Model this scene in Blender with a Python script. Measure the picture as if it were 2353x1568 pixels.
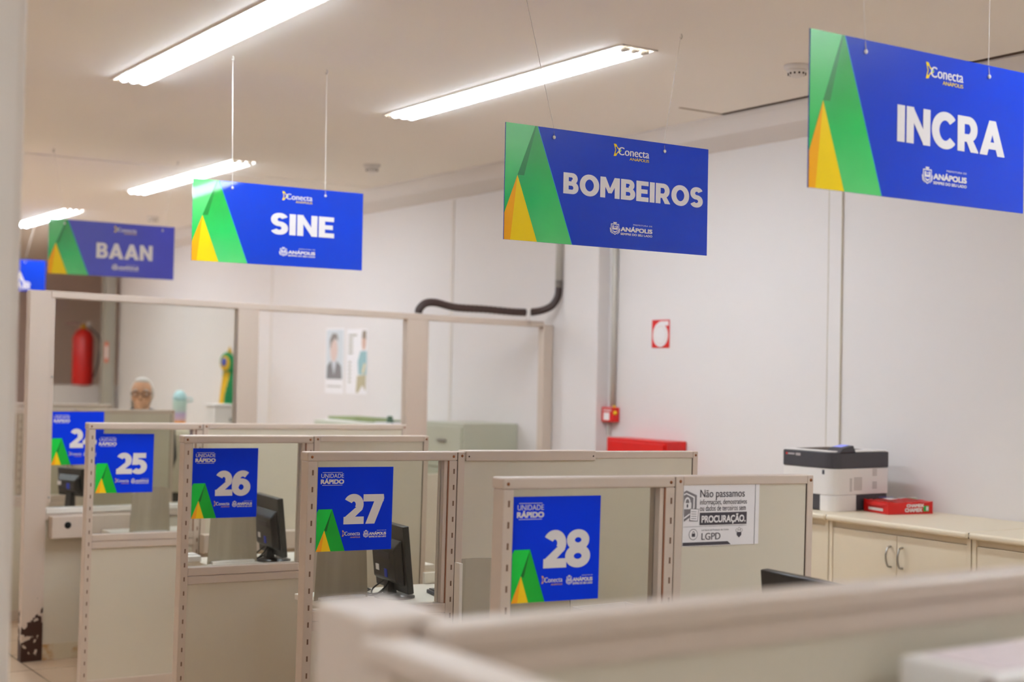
import bpy, bmesh, math, random
from mathutils import Vector, Matrix
random.seed(7)
S = bpy.context.scene
for o in list(bpy.data.objects): bpy.data.objects.remove(o)
COL = S.collection
R = math.radians

# ---------------------------------------------------------------- camera, world, exposure
EYE = 1.70
yaw, pitch, roll = R(33.595), R(1.247), R(1.099)
d = Vector((math.sin(yaw)*math.cos(pitch), math.cos(yaw)*math.cos(pitch), math.sin(pitch)))
r = Vector((math.cos(yaw), -math.sin(yaw), 0)); u = r.cross(d)
r2 = r*math.cos(roll)+u*math.sin(roll); u2 = -r*math.sin(roll)+u*math.cos(roll)
cd = bpy.data.cameras.new('camera'); cam = bpy.data.objects.new('camera', cd); COL.objects.link(cam)
cd.sensor_width = 36; cd.lens = 3251.64*36/2353; cd.clip_start = .05; cd.clip_end = 100
m = Matrix((r2, u2, -d)).transposed().to_4x4(); m.translation = (0, 0, EYE); cam.matrix_world = m
cd.dof.use_dof = True; cd.dof.focus_distance = 5.2; cd.dof.aperture_fstop = 1.9
S.camera = cam
W = bpy.data.worlds.new('world'); S.world = W; W.use_nodes = True
W.node_tree.nodes['Background'].inputs[0].default_value = (.9, .87, .84, 1)
W.node_tree.nodes['Background'].inputs[1].default_value = .3
vs = S.view_settings; vs.view_transform = 'Standard'; vs.look = 'None'; vs.gamma = 1; vs.use_curve_mapping = False
vs.exposure = 0.0
TUBE = 31.5           # radiance of the fluorescent tubes
cy = S.cycles; cy.diffuse_bounces = 6; cy.glossy_bounces = 2; cy.transmission_bounces = 2; cy.max_bounces = 8
cy.caustics_reflective = False; cy.caustics_refractive = False; cy.adaptive_threshold = .03; cy.use_light_tree = False

# ---------------------------------------------------------------- materials
def lin(c):
    return tuple(((x/255+.055)/1.055)**2.4 if x > 10.3 else x/255/12.92 for x in c)+(1,)
MATS = {}
def mat(name, c, rough=.5, metal=0, coat=0, vary=.03, scale=6, bump=0, spec=.5, emit=None, es=0, alpha=1, trans=0):
    if name in MATS: return MATS[name]
    M = bpy.data.materials.new(name); M.use_nodes = True; MATS[name] = M
    nt = M.node_tree; b = nt.nodes['Principled BSDF']
    c = lin(c)
    if vary:
        tc = nt.nodes.new('ShaderNodeTexCoord'); n = nt.nodes.new('ShaderNodeTexNoise'); n.inputs['Scale'].default_value = scale
        n.inputs['Detail'].default_value = 3
        cr = nt.nodes.new('ShaderNodeMix'); cr.data_type = 'RGBA'
        cr.inputs[6].default_value = tuple(x*(1-vary) for x in c[:3])+(1,); cr.inputs[7].default_value = tuple(min(1, x*(1+vary)) for x in c[:3])+(1,)
        nt.links.new(tc.outputs['Object'], n.inputs['Vector']); nt.links.new(n.outputs['Fac'], cr.inputs[0])
        nt.links.new(cr.outputs[2], b.inputs['Base Color'])
        if bump:
            bp = nt.nodes.new('ShaderNodeBump'); bp.inputs['Strength'].default_value = bump; bp.inputs['Distance'].default_value = .01
            nt.links.new(n.outputs['Fac'], bp.inputs['Height']); nt.links.new(bp.outputs['Normal'], b.inputs['Normal'])
    else:
        b.inputs['Base Color'].default_value = c
    b.inputs['Roughness'].default_value = rough; b.inputs['Metallic'].default_value = metal
    b.inputs['Coat Weight'].default_value = coat; b.inputs['Coat Roughness'].default_value = .03
    b.inputs['Specular IOR Level'].default_value = spec
    b.inputs['Alpha'].default_value = alpha; b.inputs['Transmission Weight'].default_value = trans
    if emit: b.inputs['Emission Color'].default_value = lin(emit); b.inputs['Emission Strength'].default_value = es
    return M
def glassy(name, tint, gloss, haze=0, hc=(200, 195, 185)):
    M = bpy.data.materials.new(name); M.use_nodes = True; MATS[name] = M
    nt = M.node_tree; nt.nodes.clear()
    out = nt.nodes.new('ShaderNodeOutputMaterial'); tr = nt.nodes.new('ShaderNodeBsdfTransparent'); tr.inputs[0].default_value = lin(tint)
    gl = nt.nodes.new('ShaderNodeBsdfGlossy'); gl.inputs['Roughness'].default_value = .02
    fr = nt.nodes.new('ShaderNodeFresnel'); fr.inputs[0].default_value = gloss
    mx = nt.nodes.new('ShaderNodeMixShader'); nt.links.new(fr.outputs[0], mx.inputs[0]); nt.links.new(tr.outputs[0], mx.inputs[1]); nt.links.new(gl.outputs[0], mx.inputs[2])
    last = mx
    if haze:
        df = nt.nodes.new('ShaderNodeBsdfDiffuse'); df.inputs[0].default_value = lin(hc)
        m2 = nt.nodes.new('ShaderNodeMixShader')
        n = nt.nodes.new('ShaderNodeTexNoise'); n.inputs['Scale'].default_value = 5; tc = nt.nodes.new('ShaderNodeTexCoord')
        mp = nt.nodes.new('ShaderNodeMapping'); mp.inputs['Scale'].default_value = (3, 3, .3)
        nt.links.new(tc.outputs['Object'], mp.inputs[0]); nt.links.new(mp.outputs[0], n.inputs['Vector'])
        mr = nt.nodes.new('ShaderNodeMapRange'); mr.inputs[1].default_value = .3; mr.inputs[2].default_value = .7
        mr.inputs[3].default_value = haze*.85; mr.inputs[4].default_value = min(1, haze*1.12)
        nt.links.new(n.outputs['Fac'], mr.inputs[0]); nt.links.new(mr.outputs[0], m2.inputs[0])
        nt.links.new(mx.outputs[0], m2.inputs[1]); nt.links.new(df.outputs[0], m2.inputs[2]); last = m2
    nt.links.new(last.outputs[0], out.inputs[0]); return M

wallM = mat('wall_paint', (224, 217, 213), .6, vary=.012, scale=2, bump=.02)
ceilM = mat('ceiling_paint', (246, 239, 230), .7, vary=.012, scale=1.5)
pillM = mat('column_paint', (224, 214, 202), .6, vary=.01, scale=2)
backM = mat('dim_far_wall_taupe', (222, 202, 190), .7, vary=.02, scale=2)  # taupe puts the dimness of the far room into the wall colour
frameM = mat('partition_metal', (205, 188, 172), .38, vary=.015, scale=9)
panelM = mat('partition_laminate', (209, 200, 181), .42, vary=.015, scale=4)
gapM = mat('dark_gap', (70, 52, 38), .8, vary=0)
slotM = mat('slot_shadow', (122, 92, 72), .8, vary=0)
gasketM = mat('brown_gasket', (150, 98, 70), .7, vary=0)
screwM = mat('copper_screw', (150, 95, 60), .35, metal=.8, vary=0)
deskM = mat('white_laminate', (226, 218, 206), .35, vary=.01)
blackM = mat('black_plastic', (46, 42, 40), .35, vary=.05)
darkM = mat('charcoal_plastic', (66, 62, 66), .45, vary=.04)
whiteM = mat('white_plastic', (232, 226, 220), .4, vary=.01)
letterM = mat('white_vinyl', (232, 226, 224), .4, vary=0)
redM = mat('red_enamel', (205, 12, 8), .35, vary=.02)
cabM = mat('cream_laminate', (226, 212, 186), .4, vary=.015, scale=3)
greyM = mat('grey_conduit', (190, 184, 174), .4, vary=.02)
chromeM = mat('satin_steel', (170, 166, 158), .3, metal=.9, vary=0)
greenCabM = mat('grey_green_steel', (188, 188, 168), .45, vary=.01)
paperM = mat('white_paper', (236, 232, 232), .6, vary=.01)
inkM = mat('black_ink', (72, 66, 72), .6, vary=0)
glassM = glassy('clear_glass', (246, 247, 244), 1.22)
acrylM = glassy('dim_grey_acrylic', (235, 232, 226), 1.25, .80, (186, 172, 152))  # grey haze stands in for clear acrylic catching less light
clearAcrylM = glassy('clear_acrylic', (240, 238, 234), 1.4, .16, (226, 218, 206))
blueM = mat('sign_blue', (0, 57, 192),   .3, coat=.55, spec=.2, vary=.04, scale=3)
postblueM = mat('poster_blue', (0, 54, 222), .45, spec=.15, vary=.02, scale=3)
cyanM = mat('print_cyan', (20, 150, 215), .4, vary=0)
yelM = mat('print_yellow', (255, 218, 0), .35, coat=.4, spec=.2, vary=.03)
oraM = mat('print_orange', (255, 178, 0), .35, coat=.4, spec=.2, vary=.04)
gdkM = mat('print_dark_green', (0, 138, 44), .35, coat=.4, vary=0)
def grad_green(name, a, b, c, coat):
    if name in MATS: return MATS[name]
    M = mat(name, a, .3, coat=coat, vary=0); nt = M.node_tree; bs = nt.nodes['Principled BSDF']
    tc = nt.nodes.new('ShaderNodeTexCoord'); sp = nt.nodes.new('ShaderNodeSeparateXYZ'); rp = nt.nodes.new('ShaderNodeValToRGB')
    n = nt.nodes.new('ShaderNodeTexNoise'); n.inputs['Scale'].default_value = 5; ad = nt.nodes.new('ShaderNodeMath'); ad.operation = 'MULTIPLY_ADD'; ad.inputs[1].default_value = .35
    nt.links.new(tc.outputs['Generated'], sp.inputs[0]); nt.links.new(tc.outputs['Object'], n.inputs['Vector'])
    nt.links.new(n.outputs['Fac'], ad.inputs[0]); nt.links.new(sp.outputs['Z'], ad.inputs[2]); nt.links.new(ad.outputs[0], rp.inputs[0])
    e = rp.color_ramp.elements; e[0].position = .12; e[0].color = lin(a); e[1].position = .55; e[1].color = lin(b)
    k = rp.color_ramp.elements.new(1.05 if False else 1.0); k.color = lin(c)
    nt.links.new(rp.outputs[0], bs.inputs['Base Color']); return M
loraM = mat('logo_orange', (240, 176, 110), .45, vary=0)
gleftM = grad_green('print_green_left', (0, 176, 66), (0, 196, 80), (96, 208, 116), .55)
grightM = grad_green('print_green_right', (90, 206, 112), (0, 192, 84), (0, 164, 48), .55)
pgl = mat('poster_green', (0, 206, 64), .4, vary=.03); pgr = mat('poster_green_deep', (0, 176, 44), .4, vary=.05)
py = mat('poster_yellow', (255, 208, 0), .4, vary=.02); po = mat('poster_orange', (255, 170, 10), .4, vary=.03); pgd = mat('poster_green_fold', (0, 112, 28), .4, vary=0)
tubeM = mat('fluorescent_tube', (255, 255, 255), .5, vary=0, emit=(255, 255, 255), es=TUBE)
tubeM.node_tree.nodes['Principled BSDF'].inputs['Emission Color'].default_value = (.87, 1.0, 1.14, 1)
trayM = mat('lamp_reflector', (235, 228, 218), .3, vary=0)

# ---------------------------------------------------------------- mesh helpers
class MB:
    def __init__(s): s.v = []; s.f = []; s.mi = []; s.sm = []
    def add(s, vs_, fs, mi=0, smooth=False):
        o = len(s.v); s.v += [tuple(p) for p in vs_]
        for f in fs: s.f.append(tuple(i+o for i in f)); s.mi.append(mi); s.sm.append(smooth)
        return s
    def box(s, x0, x1, y0, y1, z0, z1, mi=0):
        return s.add([(x0,y0,z0),(x1,y0,z0),(x1,y1,z0),(x0,y1,z0),(x0,y0,z1),(x1,y0,z1),(x1,y1,z1),(x0,y1,z1)],
            [(0,3,2,1),(4,5,6,7),(0,1,5,4),(1,2,6,5),(2,3,7,6),(3,0,4,7)], mi)
    def poly(s, pts, y, mi=0):          # flat print polygon in the XZ plane, facing -Y
        a = sum(pts[i][0]*pts[(i+1) % len(pts)][1]-pts[(i+1) % len(pts)][0]*pts[i][1] for i in range(len(pts)))
        if a < 0: pts = pts[::-1]
        return s.add([(p[0], y, p[1]) for p in pts], [tuple(range(len(pts)))], mi)
    def prism(s, pts, y0, y1, mi=0):    # outline in XZ extruded along Y
        a = sum(pts[i][0]*pts[(i+1) % len(pts)][1]-pts[(i+1) % len(pts)][0]*pts[i][1] for i in range(len(pts)))
        if a < 0: pts = pts[::-1]
        n = len(pts)
        return s.add([(p[0], y0, p[1]) for p in pts]+[(p[0], y1, p[1]) for p in pts],
            [tuple(range(n)), tuple(range(2*n-1, n-1, -1))]+[(i, i+n, (i+1) % n+n, (i+1) % n) for i in range(n)], mi)
    def prismz(s, pts, z0, z1, mi=0):
        a = sum(pts[i][0]*pts[(i+1) % len(pts)][1]-pts[(i+1) % len(pts)][0]*pts[i][1] for i in range(len(pts)))
        if a < 0: pts = pts[::-1]
        n = len(pts)
        return s.add([(p[0], p[1], z0) for p in pts]+[(p[0], p[1], z1) for p in pts],
            [tuple(range(n-1, -1, -1)), tuple(range(n, 2*n))]+[(i, (i+1) % n, (i+1) % n+n, i+n) for i in range(n)], mi)
    def tube(s, path, rad, n=10, mi=0, cap=True, ribs=0):
        P = [Vector(p) for p in path]; vs_ = []; fs = []
        up = Vector((0.13, 0.27, .95))
        for i, p in enumerate(P):
            t = (P[min(i+1, len(P)-1)]-P[max(i-1, 0)]).normalized()
            a = t.cross(up)
            if a.length < .05: a = t.cross(Vector((1, 0, 0)))
            a.normalize(); b = t.cross(a)
            rr = rad[i] if isinstance(rad, (list, tuple)) else rad
            if ribs and i % 2: rr *= 1-ribs
            for k in range(n): w = 2*math.pi*k/n; vs_.append(p+a*math.cos(w)*rr+b*math.sin(w)*rr)
        for i in range(len(P)-1):
            for k in range(n): fs.append((i*n+k, i*n+(k+1) % n, (i+1)*n+(k+1) % n, (i+1)*n+k))
        if cap: fs += [tuple(range(n-1, -1, -1)), tuple(range((len(P)-1)*n, len(P)*n))]
        return s.add(vs_, fs, mi, True)
    def lathe(s, prof, c=(0, 0, 0), n=24, mi=0):
        vs_ = []; fs = []
        for rr, z in prof:
            for k in range(n): w = 2*math.pi*k/n; vs_.append((c[0]+rr*math.cos(w), c[1]+rr*math.sin(w), c[2]+z))
        for i in range(len(prof)-1):
            for k in range(n): fs.append((i*n+k, i*n+(k+1) % n, (i+1)*n+(k+1) % n, (i+1)*n+k))
        fs += [tuple(range(n-1, -1, -1)), tuple(range((len(prof)-1)*n, len(prof)*n))]
        return s.add(vs_, fs, mi, True)
    def ball(s, c, rx, ry=None, rz=None, n=14, mi=0):
        ry = ry or rx; rz = rz or rx; h = n//2; vs_ = []; fs = []
        for i in range(1, h):
            t = math.pi*i/h
            for k in range(n): w = 2*math.pi*k/n; vs_.append((c[0]+rx*math.sin(t)*math.cos(w), c[1]+ry*math.sin(t)*math.sin(w), c[2]+rz*math.cos(t)))
        T = len(vs_); vs_ += [(c[0], c[1], c[2]+rz), (c[0], c[1], c[2]-rz)]
        for i in range(h-2):
            for k in range(n): fs.append((i*n+k, (i+1)*n+k, (i+1)*n+(k+1) % n, i*n+(k+1) % n))
        for k in range(n): fs += [(T, k, (k+1) % n), (T+1, (h-2)*n+(k+1) % n, (h-2)*n+k)]
        return s.add(vs_, fs, mi, True)
    def each(s, name, mats, parent=None, bevel=0, seg=2):
        par = list(range(len(s.v)))
        def find(a):
            while par[a] != a: par[a] = par[par[a]]; a = par[a]
            return a
        for f in s.f:
            for k in f[1:]: par[find(k)] = find(f[0])
        isl = {}
        for f, mi, sm in zip(s.f, s.mi, s.sm):
            g = isl.setdefault(find(f[0]), (MB(), {})); b, mp_ = g
            for k in f:
                if k not in mp_: mp_[k] = len(b.v); b.v.append(s.v[k])
            b.f.append(tuple(mp_[k] for k in f)); b.mi.append(mi); b.sm.append(sm)
        return [b.build(name, mats, parent, bevel, seg) for b, _ in isl.values()]
    def build(s, name, mats, parent=None, bevel=0, seg=2, loc=None):
        me = bpy.data.meshes.new(name); me.from_pydata(s.v, [], s.f)
        if not isinstance(mats, (list, tuple)): mats = [mats]
        for x in mats: me.materials.append(x)
        for p, i, sm in zip(me.polygons, s.mi, s.sm): p.material_index = i; p.use_smooth = sm
        me.update()
        o = bpy.data.objects.new(name, me); COL.objects.link(o)
        if parent: o.parent = parent
        if loc: o.location = loc
        if bevel:
            b = o.modifiers.new('bevel', 'BEVEL'); b.width = bevel; b.segments = seg; b.limit_method = 'ANGLE'
        return o
def tag(o, label, cat, group=None):
    o['label'] = label; o['category'] = cat
    if group: o['group'] = group
    return o
def thing(name, label, cat, loc=(0, 0, 0), rot=(0, 0, 0), group=None):
    o = bpy.data.objects.new(name, None); COL.objects.link(o); o.location = loc; o.rotation_euler = rot
    o.empty_display_size = .1
    return tag(o, label, cat, group)
def struct(o): o['kind'] = 'structure'; return o
def setloc(o, loc, rot=(0, 0, 0)): o.location = loc; o.rotation_euler = rot; return o

_TX = {}
def _glyphs(s, space):
    key = (s, space)
    if key not in _TX:
        cu = bpy.data.curves.new('lettering', 'FONT'); cu.body = s; cu.size = 1; cu.space_character = space
        cu.resolution_u = 5; cu.fill_mode = 'FRONT'
        ob = bpy.data.objects.new('lettering', cu); COL.objects.link(ob)
        dg = bpy.context.evaluated_depsgraph_get(); dg.update()
        me = bpy.data.meshes.new_from_object(ob.evaluated_get(dg))
        _TX[key] = ([v.co.copy() for v in me.vertices], [tuple(p.vertices) for p in me.polygons])
        bpy.data.objects.remove(ob); bpy.data.curves.remove(cu); bpy.data.meshes.remove(me)
    return _TX[key]
def text(mb, s, x0, x1, z0, z1, y, bold=0, mi=0, space=1.0):
    """flat printed lettering fitted into a box of the XZ plane; bold thickens the strokes"""
    V, F = _glyphs(s, space)
    offs = [(0, 0)] if not bold else [(i*bold, j*bold) for i in (-1, 0, 1) for j in (-1, 0, 1)] if bold > .02 else [(-bold, 0), (bold, 0)]
    ax, bx = min(v.x for v in V)-bold, max(v.x for v in V)+bold; ay, by = min(v.y for v in V)-bold, max(v.y for v in V)+bold
    for ox, oz in offs:
        y -= .00002
        mb.add([(x0+(v.x+ox-ax)/(bx-ax)*(x1-x0), y, z0+(v.y+oz-ay)/(by-ay)*(z1-z0)) for v in V], F, mi)
# heavy capitals and numerals drawn from strokes, cap height 1
def _rc(x0, x1, y0, y1): return [[[(x0, y0), (x1, y0), (x1, y1), (x0, y1)]]]
def _q(*p): return [[list(p)]]
def _rg(cx, cy_, rx, ry, tx, ty, a0=0, a1=360, n=30):
    n = max(6, int(n*abs(a1-a0)/360)+1); o = []
    for k in range(n):
        p, q = R(a0+(a1-a0)*k/n), R(a0+(a1-a0)*(k+1)/n)
        o.append([(cx+rx*math.cos(p), cy_+ry*math.sin(p)), (cx+rx*math.cos(q), cy_+ry*math.sin(q)), (cx+(rx-tx)*math.cos(q), cy_+(ry-ty)*math.sin(q)), (cx+(rx-tx)*math.cos(p), cy_+(ry-ty)*math.sin(p))])
    return [o]
GL = {
 'I': (.25, _rc(0, .25, 0, 1)),
 'E': (.66, _rc(0, .25, 0, 1)+_rc(.2, .65, .80, 1)+_rc(.2, .60, .405, .595)+_rc(.2, .66, 0, .20)),
 'B': (.76, _rc(0, .25, 0, 1)+_rc(.2, .42, .81, 1)+_rc(.2, .45, .40, .59)+_rc(.2, .45, 0, .19)+_rg(.42, .735, .29, .265, .235, .19, -90, 90)+_rg(.45, .29, .31, .29, .245, .19, -90, 90)),
 'O': (1.0, _rg(.5, .5, .50, .52, .26, .215, n=44)),
 'C': (.90, _rg(.5, .5, .50, .52, .26, .215, 42, 318, n=44)),
 'S': (.72, _rg(.37, .705, .36, .31, .25, .205, 28, 272)+_rg(.35, .295, .37, .31, .25, .205, 92, -150)),
 'M': (1.02, _rc(0, .245, 0, 1)+_rc(.775, 1.02, 0, 1)+_q((.02, 1), (.26, 1), (.60, .24), (.43, .24))+_q((1.0, 1), (.76, 1), (.42, .24), (.59, .24))),
 'N': (.86, _rc(0, .245, 0, 1)+_rc(.615, .86, 0, 1)+_q((.0, 1), (.22, 1), (.86, 0), (.64, 0))),
 'R': (.80, _rc(0, .25, 0, 1)+_rc(.2, .42, .80, 1)+_rc(.2, .42, .29, .49)+_rg(.41, .645, .35, .355, .25, .20, -90, 90)+_q((.32, .36), (.56, .36), (.80, 0), (.52, 0))),
 'A': (.98, _q((0, 0), (.27, 0), (.61, 1), (.37, 1))+_q((.71, 0), (.98, 0), (.61, 1), (.37, 1))+_rc(.22, .76, .185, .365)),
 '2': (.74, _rg(.36, .665, .37, .355, .285, .245, 150, -40)+_q((.0, .20), (.36, .20), (.70, .50), (.44, .55))+_rc(0, .75, 0, .24)),
 '4': (.86, _q((0, .22), (.30, .22), (.64, 1), (.36, 1))+_rc(0, .86, .19, .40)+_rc(.46, .71, 0, .62)),
 '5': (.74, _rc(.08, .69, .77, 1)+_q((.08, 1), (.33, 1), (.30, .44), (.03, .44))+_rg(.34, .34, .41, .355, .285, .235, 112, -142)+_rc(.12, .34, .46, .695)),
 '6': (.80, _rg(.41, .34, .41, .355, .285, .23)+_rg(.47, .50, .47, .52, .30, .235, 56, 205)),
 '7': (.78, _rc(0, .76, .765, 1)+_q((.44, .82), (.78, .86), (.43, 0), (.10, 0))),
 '8': (.80, _rg(.40, .735, .37, .285, .25, .205)+_rg(.40, .295, .415, .31, .275, .22)),
}
GL['7'][1].append([[(.74, 1), (.76, .80), (.78, .87), (.76, 1)]])
def heavy(mb, s, x0, x1, z0, z1, y, mi=0, gap=.085, dil=.012):
    w = sum(GL[c][0] for c in s)+gap*(len(s)-1); x = 0; k = (x1-x0)/w; h = (z1-z0)/(1+2*dil)
    for i, c in enumerate(s):
        for n_, st_ in enumerate(GL[c][1]):
            for j, (ox, oz) in enumerate(((-1, -1), (1, -1), (-1, 1), (1, 1))):
                for q in st_: mb.poly([(x0+(x+p[0]+ox*dil)*k, z0+(p[1]+dil+oz*dil)*h) for p in q], y-n_*.00004-j*.00001-(i % 2)*.0003, mi)
        x += GL[c][0]+gap
def bez(pts, n=8):
    P = [Vector(p) for p in pts]; out = []
    for i in range(len(P)-1):
        a = P[max(i-1, 0)]; b = P[i]; c = P[i+1]; e = P[min(i+2, len(P)-1)]
        for k in range(n):
            t = k/n
            out.append(.5*((2*b)+(c-a)*t+(2*a-5*b+4*c-e)*t*t+(3*b-a-3*c+e)*t**3))
    out.append(P[-1]); return out
def ell(cx, cz, rx, rz, n=28, a0=0, a1=2*math.pi):
    return [(cx+rx*math.cos(a0+(a1-a0)*k/n), cz+rz*math.sin(a0+(a1-a0)*k/n)) for k in range(n)]

# ---------------------------------------------------------------- the room
XW, CE = 5.82, 3.23
X0R, Y0R, Y1R = -4.2, -3.4, 23.0
# ceiling with slots for the recessed lamps
LX = [-.78, .84, 2.47, 4.12]; LW = .10
LY = [(-2.3, .15), (.45, 2.85), (5.17, 7.50), (9.84, 12.28), (14.1, 16.2), (18.6, 20.8)]
def lamp_here(i, j):
    return j in ((1, 3, 4), (3, 4, 5), (0, 2, 4), (1, 2, 3, 4))[i]  # unseen lamps picked for the brightness they give walls and faces
xs = [X0R]; 
for x in LX: xs += [x-LW, x+LW]
xs += [XW+3.2]
ys = [Y0R]
for a, b in LY: ys += [a, b]
ys += [Y1R]
mb = MB()
for i in range(len(xs)-1):
    for j in range(len(ys)-1):
        if i % 2 and j % 2 and lamp_here(i//2, j//2): continue
        mb.box(xs[i], xs[i+1], ys[j], ys[j+1], CE, CE+.02)
struct(mb.build('ceiling', ceilM))
# tiled floor
fM = mat('floor_tile', (214, 186, 156), .25, vary=0); nt = fM.node_tree; bs = nt.nodes['Principled BSDF']
tc = nt.nodes.new('ShaderNodeTexCoord'); br = nt.nodes.new('ShaderNodeTexBrick'); br.offset = 0
br.inputs['Color1'].default_value = lin((206, 180, 153)); br.inputs['Color2'].default_value = lin((211, 186, 160)); br.inputs['Mortar'].default_value = lin((120, 92, 66))
br.inputs['Scale'].default_value = 1; br.inputs['Mortar Size'].default_value = .004; br.inputs['Brick Width'].default_value = .45; br.inputs['Row Height'].default_value = .45
mp = nt.nodes.new('ShaderNodeMapping'); mp.inputs['Location'].default_value = (.08, .10, 0)
nt.links.new(tc.outputs['Object'], mp.inputs[0]); nt.links.new(mp.outputs[0], br.inputs['Vector']); nt.links.new(br.outputs['Color'], bs.inputs['Base Color'])
struct(MB().box(X0R, XW+3.2, Y0R, Y1R, -.05, 0).build('floor', fM))
struct(MB().box(XW, XW+.15, Y0R, 17.84, 0, CE).build('wall_right', wallM))
struct(MB().box(X0R-.15, X0R, Y0R, Y1R, 0, CE).build('wall_left', wallM))
struct(MB().box(X0R, XW+3.2, Y0R-.15, Y0R, 0, CE).build('wall_front', wallM))
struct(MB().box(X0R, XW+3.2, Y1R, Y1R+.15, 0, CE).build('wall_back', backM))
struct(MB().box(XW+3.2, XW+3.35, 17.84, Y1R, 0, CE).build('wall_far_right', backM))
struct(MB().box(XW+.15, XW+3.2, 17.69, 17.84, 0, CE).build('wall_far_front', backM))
struct(MB().box(5.2, XW+.3, 18.55, 18.7, 0, 1.42).build('wall_low', wallM))
struct(MB().box(.36, .79, 3.07, 3.5, 0, CE).build('wall_column', pillM, bevel=.02, seg=2))
struct(MB().box(5.72, XW, 7.58, 7.97, 0, CE).build('trim_1', wallM, bevel=.004))           # pilaster
# cove along the wall under the ceiling
struct(MB().prism([(5.58, CE), (5.58, CE-.012), (5.60, CE-.03), (5.66, CE-.10), (XW, CE-.16), (XW, CE)], Y0R, 17.8).build('trim_2', wallM))
struct(MB().box(5.548, 5.575, 2.0, 6.2, CE-.004, CE+.001).build('trim_3', gapM))          # shadow gap of the ceiling board
struct(MB().box(5.235, 5.56, 6.19, 6.205, CE-.003, CE+.001).build('trim_4', mat('board_joint', (150, 132, 108), .8, vary=0)))
struct(MB().box(5.62, 5.76, 17.80, 17.95, 0, CE).build('trim_5', mat('grey_jamb', (166, 160, 148), .5, vary=.01)))
struct(MB().box(2.2, 5.6, 10.54, 10.60, CE-.006, CE+.001).build('trim_6', ceilM))
seamM = mat('wall_joint', (220, 211, 202), .7, vary=0)
struct(MB().box(XW-.006, XW+.001, 9.62, 9.66, 0, 3.06).build('trim_7', seamM))
struct(MB().box(XW-.005, XW+.001, 13.1, 13.14, 0, 3.06).build('trim_8', seamM))

# ---------------------------------------------------------------- lamps
def lamp(x, y0, y1, label, group=None):
    t = thing('ceiling_lamp', label, 'lamp', (x, (y0+y1)/2, CE), group=group)
    L = (y1-y0)/2
    b = MB()
    b.box(-LW, LW, -L, L, .055, .06)
    for sx in (-1, 1): b.add([(sx*LW, -L, 0), (sx*LW, L, 0), (sx*.075, L, .055), (sx*.075, -L, .055)], [(0, 1, 2, 3) if sx < 0 else (3, 2, 1, 0)])
    for sy in (-1, 1): b.add([(-LW, sy*L, 0), (LW, sy*L, 0), (LW, sy*(L-.005), .055), (-LW, sy*(L-.005), .055)], [(0, 1, 2, 3) if sy > 0 else (3, 2, 1, 0)])
    b.build('reflector_tray', trayM, t)
    f = MB()
    for sx in (-1, 1): f.box(sx*LW-.006, sx*LW+.006, -L-.006, L+.006, -.006, .004)
    for sy in (-1, 1): f.box(-LW, LW, sy*L-.006, sy*L+.006, -.006, .004)
    f.build('rim', trayM, t)
    for k in (-1, 0, 1):
        tb = MB().tube([(k*.056, -L+.07, -.004), (k*.056, L-.07, -.004)], .021, 8).build('tube', tubeM, t)
        for sy in (-1, 1): MB().tube([(k*.056, sy*(L-.07), -.004), (k*.056, sy*(L-.02), -.004)], .02, 8).build('tube_cap', trayM, tb)
lab = {(2, 2): 'long fluorescent ceiling lamp cut off by the top edge of the photo', (3, 2): 'long fluorescent ceiling lamp left above the sign with the longest word',
       (3, 3): 'fluorescent ceiling lamp just behind the top left corner of the second largest group sign row', (3, 4): 'smallest fluorescent ceiling lamp, far left above the faded sign'}
lab[(3, 3)] = 'middle fluorescent ceiling lamp, partly hidden by the sign that reflects it'
for i, x in enumerate(LX):
    for j, (a, b) in enumerate(LY):
        if not lamp_here(i, j): continue
        vis = (i, j) in lab
        lamp(x, a, b, lab.get((i, j), 'recessed three tube fluorescent ceiling lamp out of view, in rows partly added for light'), 'lit ceiling lamps' if vis else 'ceiling lamps out of view')

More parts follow.
